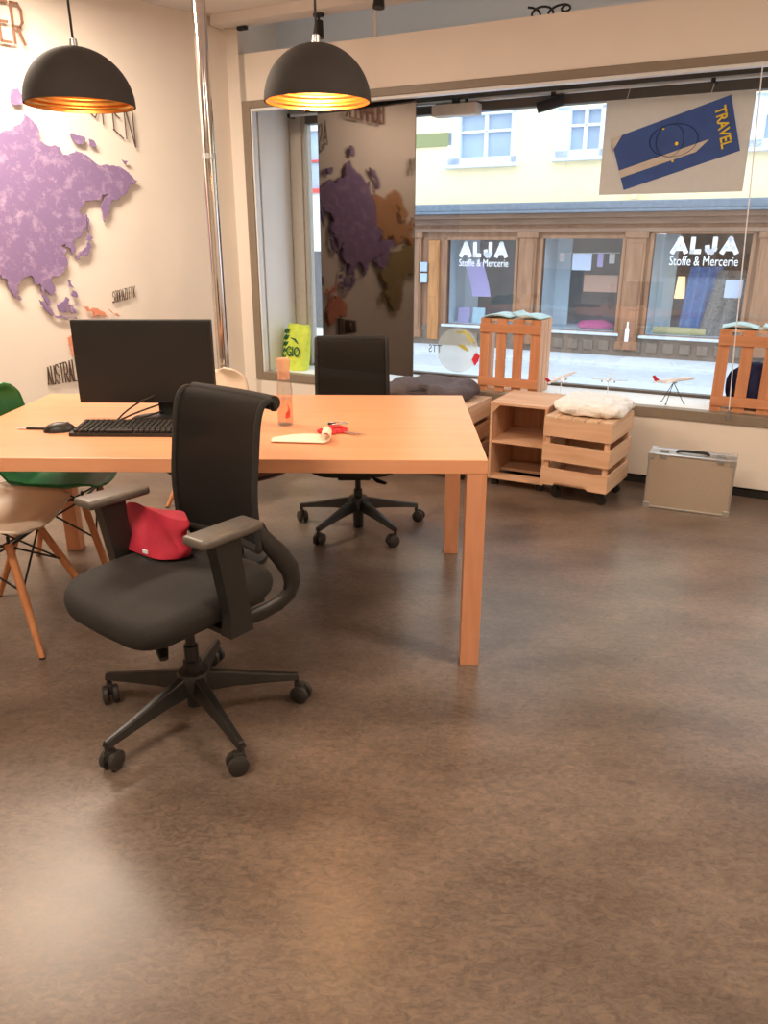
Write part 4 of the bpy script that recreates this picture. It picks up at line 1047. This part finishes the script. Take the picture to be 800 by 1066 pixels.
# cushions
def cushion(name, label, mat, u, v, z, w, d, h, rz, amp, sub=5, freq=14, group=None):
    bm = bm_new(); r = bmesh.ops.create_icosphere(bm, subdivisions=sub, radius=1)
    for q in r['verts']:
        c = q.co.copy(); e = .55
        q.co = Vector((math.copysign(abs(c.x) ** e, c.x) * w / 2, math.copysign(abs(c.y) ** e, c.y) * d / 2, math.copysign(abs(c.z) ** .8, c.z) * h / 2))
        q.co += c * amp * noise.noise(Vector((q.co.x * freq, q.co.y * freq, q.co.z * freq)))
        q.co.z = max(q.co.z, -h * .42) + h * .42
    return tag(place(obj(name, bm, mat, smooth=True), wp(u, v, z), WR + rz), label, name.replace('_', ' '), group)
cushion('seat_cushion', 'dark grey cushion lying on the slatted crates behind the desk', M['cushion'], 1.63, -.24, .4505, .58, .40, .11, .0, .03, 5, 10)
cushion('sheepskin', 'fluffy white sheepskin lying on the slatted crate by the window', M['fleece'], 2.672, -.345, .4765, .40, .42, .085, .0, .016, 6, 24)

# aluminium case
t = wthing('aluminium_case', 'aluminium flight case standing on the floor below the window', 'case', 3.008, -.445, 0, .05)
w, h, d = .432, .305, .145
bm = bm_new(); boxr(bm, .008, w - .008, .0, d, .008, h - .008, .003); obj('case_body', bm, M['case_panel'], t, label='beige-grey panel')
bm = bm_new()
for z in (.0, h - .012):
    for (a, b) in ((-.003, .028), (d - .028, d + .003)): boxr(bm, 0, w, a, b, z, z + .012, .004)
for x in (0, w - .010):
    for (a, b) in ((-.003, .028), (d - .028, d + .003)): boxr(bm, x, x + .010, a, b, .01, h - .01, .004)
boxr(bm, .0, w, .028, d - .028, h - .012, h - .003, .001); boxr(bm, -.001, .01, .028, d - .028, .01, h - .01, .001); boxr(bm, w - .01, w + .001, .028, d - .028, .01, h - .01, .001)
obj('edge_profile', bm, M['alu'], t, label='bright aluminium edging')
for x in (.014, w - .014):
    for z in (.014, h - .014):
        for y in (-.002, d + .002):
            bm = bm_new(); box(bm, (x, y, z), (.034, .008, .034), None, .003); obj('corner_cap', bm, M['alu'], t)
bm = bm_new(); tube(bm, [(.135, d / 2, h - .002), (.145, d / 2 - .006, h + .008), (.17, d / 2 - .012, h + .011), (.26, d / 2 - .012, h + .011), (.285, d / 2 - .006, h + .008), (.295, d / 2, h - .002)], .008, 10); obj('handle', bm, M['dark'], t, smooth=True, label='black handle')
for x in (.075, w - .075):
    bm = bm_new(); box(bm, (x, d / 2 - .02, h + .002), (.045, .03, .012), None, .003); box(bm, (x, -.004, h - .015), (.03, .006, .02), None, .002); obj('latch', bm, M['grey'], t)

# model aircraft
def aircraft(label, u, v, z, head, pitch, L, tailcol, stand):
    t = wthing('model_aircraft', label, 'model aircraft', u, v, .459, 0, 'model aircraft on the sill')
    Mx = Matrix.Translation((0, 0, z - .459)) @ Matrix.Rotation(head, 4, 'Z') @ Matrix.Rotation(-pitch, 4, 'Y')
    R = L * .052
    bm = bm_new(); tube(bm, [(-L * .5, 0, R * .6), (-L * .4, 0, R * .3), (-L * .22, 0, 0), (L * .3, 0, 0), (L * .42, 0, -R * .05), (L * .48, 0, -R * .25), (L * .5, 0, -R * .35)], [R * .15, R * .5, R, R, R * .82, R * .45, R * .08], 16)
    bmesh.ops.transform(bm, matrix=Mx, verts=bm.verts); obj('fuselage', bm, M['plane_white'], t, smooth=True)
    for s in (-1, 1):
        bm = bm_new(); prism(bm, [(L * .10, 0), (-L * .08, 0), (-L * .20, s * L * .46), (-L * .14, s * L * .46)], .004, Matrix.Translation((0, 0, -R * .3)) @ Matrix.Rotation(PI / 2, 4, 'X') @ Matrix.Diagonal((1, 1, 1, 1)))
        bmesh.ops.transform(bm, matrix=Mx, verts=bm.verts); wg = obj('wing', bm, M['plane_white'], t)
        bm = bm_new(); tube(bm, [(L * .08, s * L * .16, -R * .9), (-L * .02, s * L * .16, -R * .9)], [R * .45, R * .32], 12)
        bmesh.ops.transform(bm, matrix=Mx, verts=bm.verts); obj('engine', bm, M['grey'], wg, smooth=True)
        bm = bm_new(); prism(bm, [(-L * .38, 0), (-L * .47, 0), (-L * .50, s * L * .16), (-L * .45, s * L * .16)], .003, Matrix.Translation((0, 0, R * .35)) @ Matrix.Rotation(PI / 2, 4, 'X'))
        bmesh.ops.transform(bm, matrix=Mx, verts=bm.verts); obj('tailplane', bm, M['plane_white'], t)
    bm = bm_new(); prism(bm, [(-L * .34, R * .5), (-L * .47, R * .5), (-L * .52, R * 3.6), (-L * .45, R * 3.6)], .005, Matrix.Translation((0, -.0025, 0)))
    bmesh.ops.transform(bm, matrix=Mx, verts=bm.verts); obj('tail_fin', bm, M[tailcol], t)
    bm = bm_new()
    if stand == 'tripod':
        c = Vector((.0, 0, z - .459 - R))
        for a in (.3, 2.5, 4.4): tube(bm, [c, (c.x + .075 * math.cos(a), c.y + .05 * math.sin(a), .002)], .0022, 8)
        for a in (.3, 2.5, 4.4): ico(bm, (c.x + .075 * math.cos(a), c.y + .05 * math.sin(a), .005), (.005, .005, .005), 1)
        obj('tripod_stand', bm, M['dark'], t)
    else:
        tube(bm, [(0, 0, .004), (0, 0, z - .459 - R * .8)], .003, 8); lathe(bm, [(0, .006), (.03, .006), (.033, 0), (0, 0)], 20); obj('stand', bm, M['plane_white'], t)
    return t
aircraft('white model aircraft with a red tail, left one on the sill', 2.345, .17, .56, .75, .35, .21, 'red', 'pin')
aircraft('all white model aircraft seen head on, middle one on the sill', 2.63, .20, .565, -1.45, .12, .235, 'plane_white', 'pin')
aircraft('white model aircraft with red tail on a tripod, right one on the sill', 3.015, .15, .60, .05, .20, .225, 'red', 'tripod')

# ------------------------------------------------------------------ ceiling bits
def spot(label, pos, rz):
    t = thing('ceiling_spotlight', label, 'light', pos, rz, 'black ceiling spotlights')
    bm = bm_new(); boxr(bm, -.03, .03, -.018, .018, -.02, 0, .003); obj('mount', bm, M['dark'], t)
    bm = bm_new(); tube(bm, [(0, 0, -.02), (0, 0, -.05)], .007, 8); tube(bm, [(0, 0, -.04), (.0, -.01, -.13)], [.026, .034], 16); obj('lamp_head', bm, M['dark'], t, smooth=True)
spot('black ceiling spotlight beside the right lamp cord', wp(.76, -.06, 2.662), WR)
spot('black ceiling spotlight at the top edge above the dark display board', wp(1.27, -.24, CEIL), WR)
t = wthing('ceiling_clip', 'small black cable clip at the ceiling corner by the window', 'clip', .15, -.035, 2.662)
bm = bm_new(); box(bm, (.02, 0, -.012), (.07, .03, .022), None, .004); obj('clip_body', bm, M['dark'], t)
bm = bm_new(); tube(bm, [(-.02, 0, -.01), (-.12, -.01, -.004)], .004, 8); obj('lead', bm, M['poster_white'], t)
bm = bm_new(); tube(bm, [(0, 0, 2.515), (0, 0, 2.662)], .011, 12)
tag(place(obj('support_rod', bm, M['ceiling'], smooth=True), wp(1.10, .03), WR), 'thin white upright rod between window header and ceiling beam', 'rod')
bm = bm_new()
pts = [(.0 + .25 * k / 40 + .04 * math.sin(k * .45), .06 + .03 * math.sin(k * .3), .034 + .024 * math.cos(k * .45) + .006 * math.cos(k * .2)) for k in range(41)]
tube(bm, pts, .006, 8)
tag(place(obj('cable_tangle', bm, M['dark'], smooth=True), wp(2.03, .0, 2.51), WR), 'tangle of black cable lying on top of the window header', 'cable')

# ceiling lamps of the room (behind and beside the camera), with the light they give
def ceil_light(label, x, y, rz, w, d, e, col, ext=True):
    t = thing('ceiling_light', label, 'light', (x, y, CEIL), rz, 'ceiling lights')
    bm = bm_new(); boxr(bm, -w / 2, w / 2, -d / 2, d / 2, -.05, 0, .004); obj('housing', bm, M['sill'], t)
    bm = bm_new(); boxr(bm, -w / 2 + .02, w / 2 - .02, -d / 2 + .02, d / 2 - .02, -.053, -.049); obj('diffuser', bm, emis('diffuser_glow', (255, 224, 186), 3.0), t)
    l = bpy.data.lights.new('ceiling_glow', 'AREA'); l.shape = 'RECTANGLE'; l.size = w; l.size_y = d; l.energy = e; l.color = col
    lo = bpy.data.objects.new('ceiling_glow', l); COL.objects.link(lo); lo.parent = t; lo.location = (0, 0, -.06)
WARM = (1, .84, .68)
ceil_light('white ceiling light by the map wall', -1.95, 3.85, LR, 1.2, .3, 72, (1, .83, .66))
ceil_light('white ceiling light over the room centre', -1.3, .7, 0, 1.2, .3, 52, WARM)
ceil_light('white ceiling light on the right of the room', 1.6, 1.6, WR, 1.2, .3, 38, WARM)

# ------------------------------------------------------------------ sky and camera
w = bpy.data.worlds.new('sky'); scn.world = w; w.use_nodes = True
bg = w.node_tree.nodes['Background']; bg.inputs['Color'].default_value = (.80, .90, 1.0, 1); bg.inputs['Strength'].default_value = 3.0

cam = bpy.data.cameras.new('camera'); co = bpy.data.objects.new('camera', cam); COL.objects.link(co)
cam.sensor_width = 36; cam.sensor_fit = 'AUTO'; cam.lens = 36 * 800 / 1066
cam.clip_start = .05; cam.clip_end = 200
co.location = (0, 0, 1.38); co.rotation_euler = (PI / 2 - math.atan(284 / 800), 0, 0)
scn.camera = co
scn.view_settings.view_transform = 'Standard'; scn.view_settings.look = 'None'
scn.view_settings.exposure = 0.14; scn.view_settings.gamma = 1.0; scn.view_settings.use_curve_mapping = False
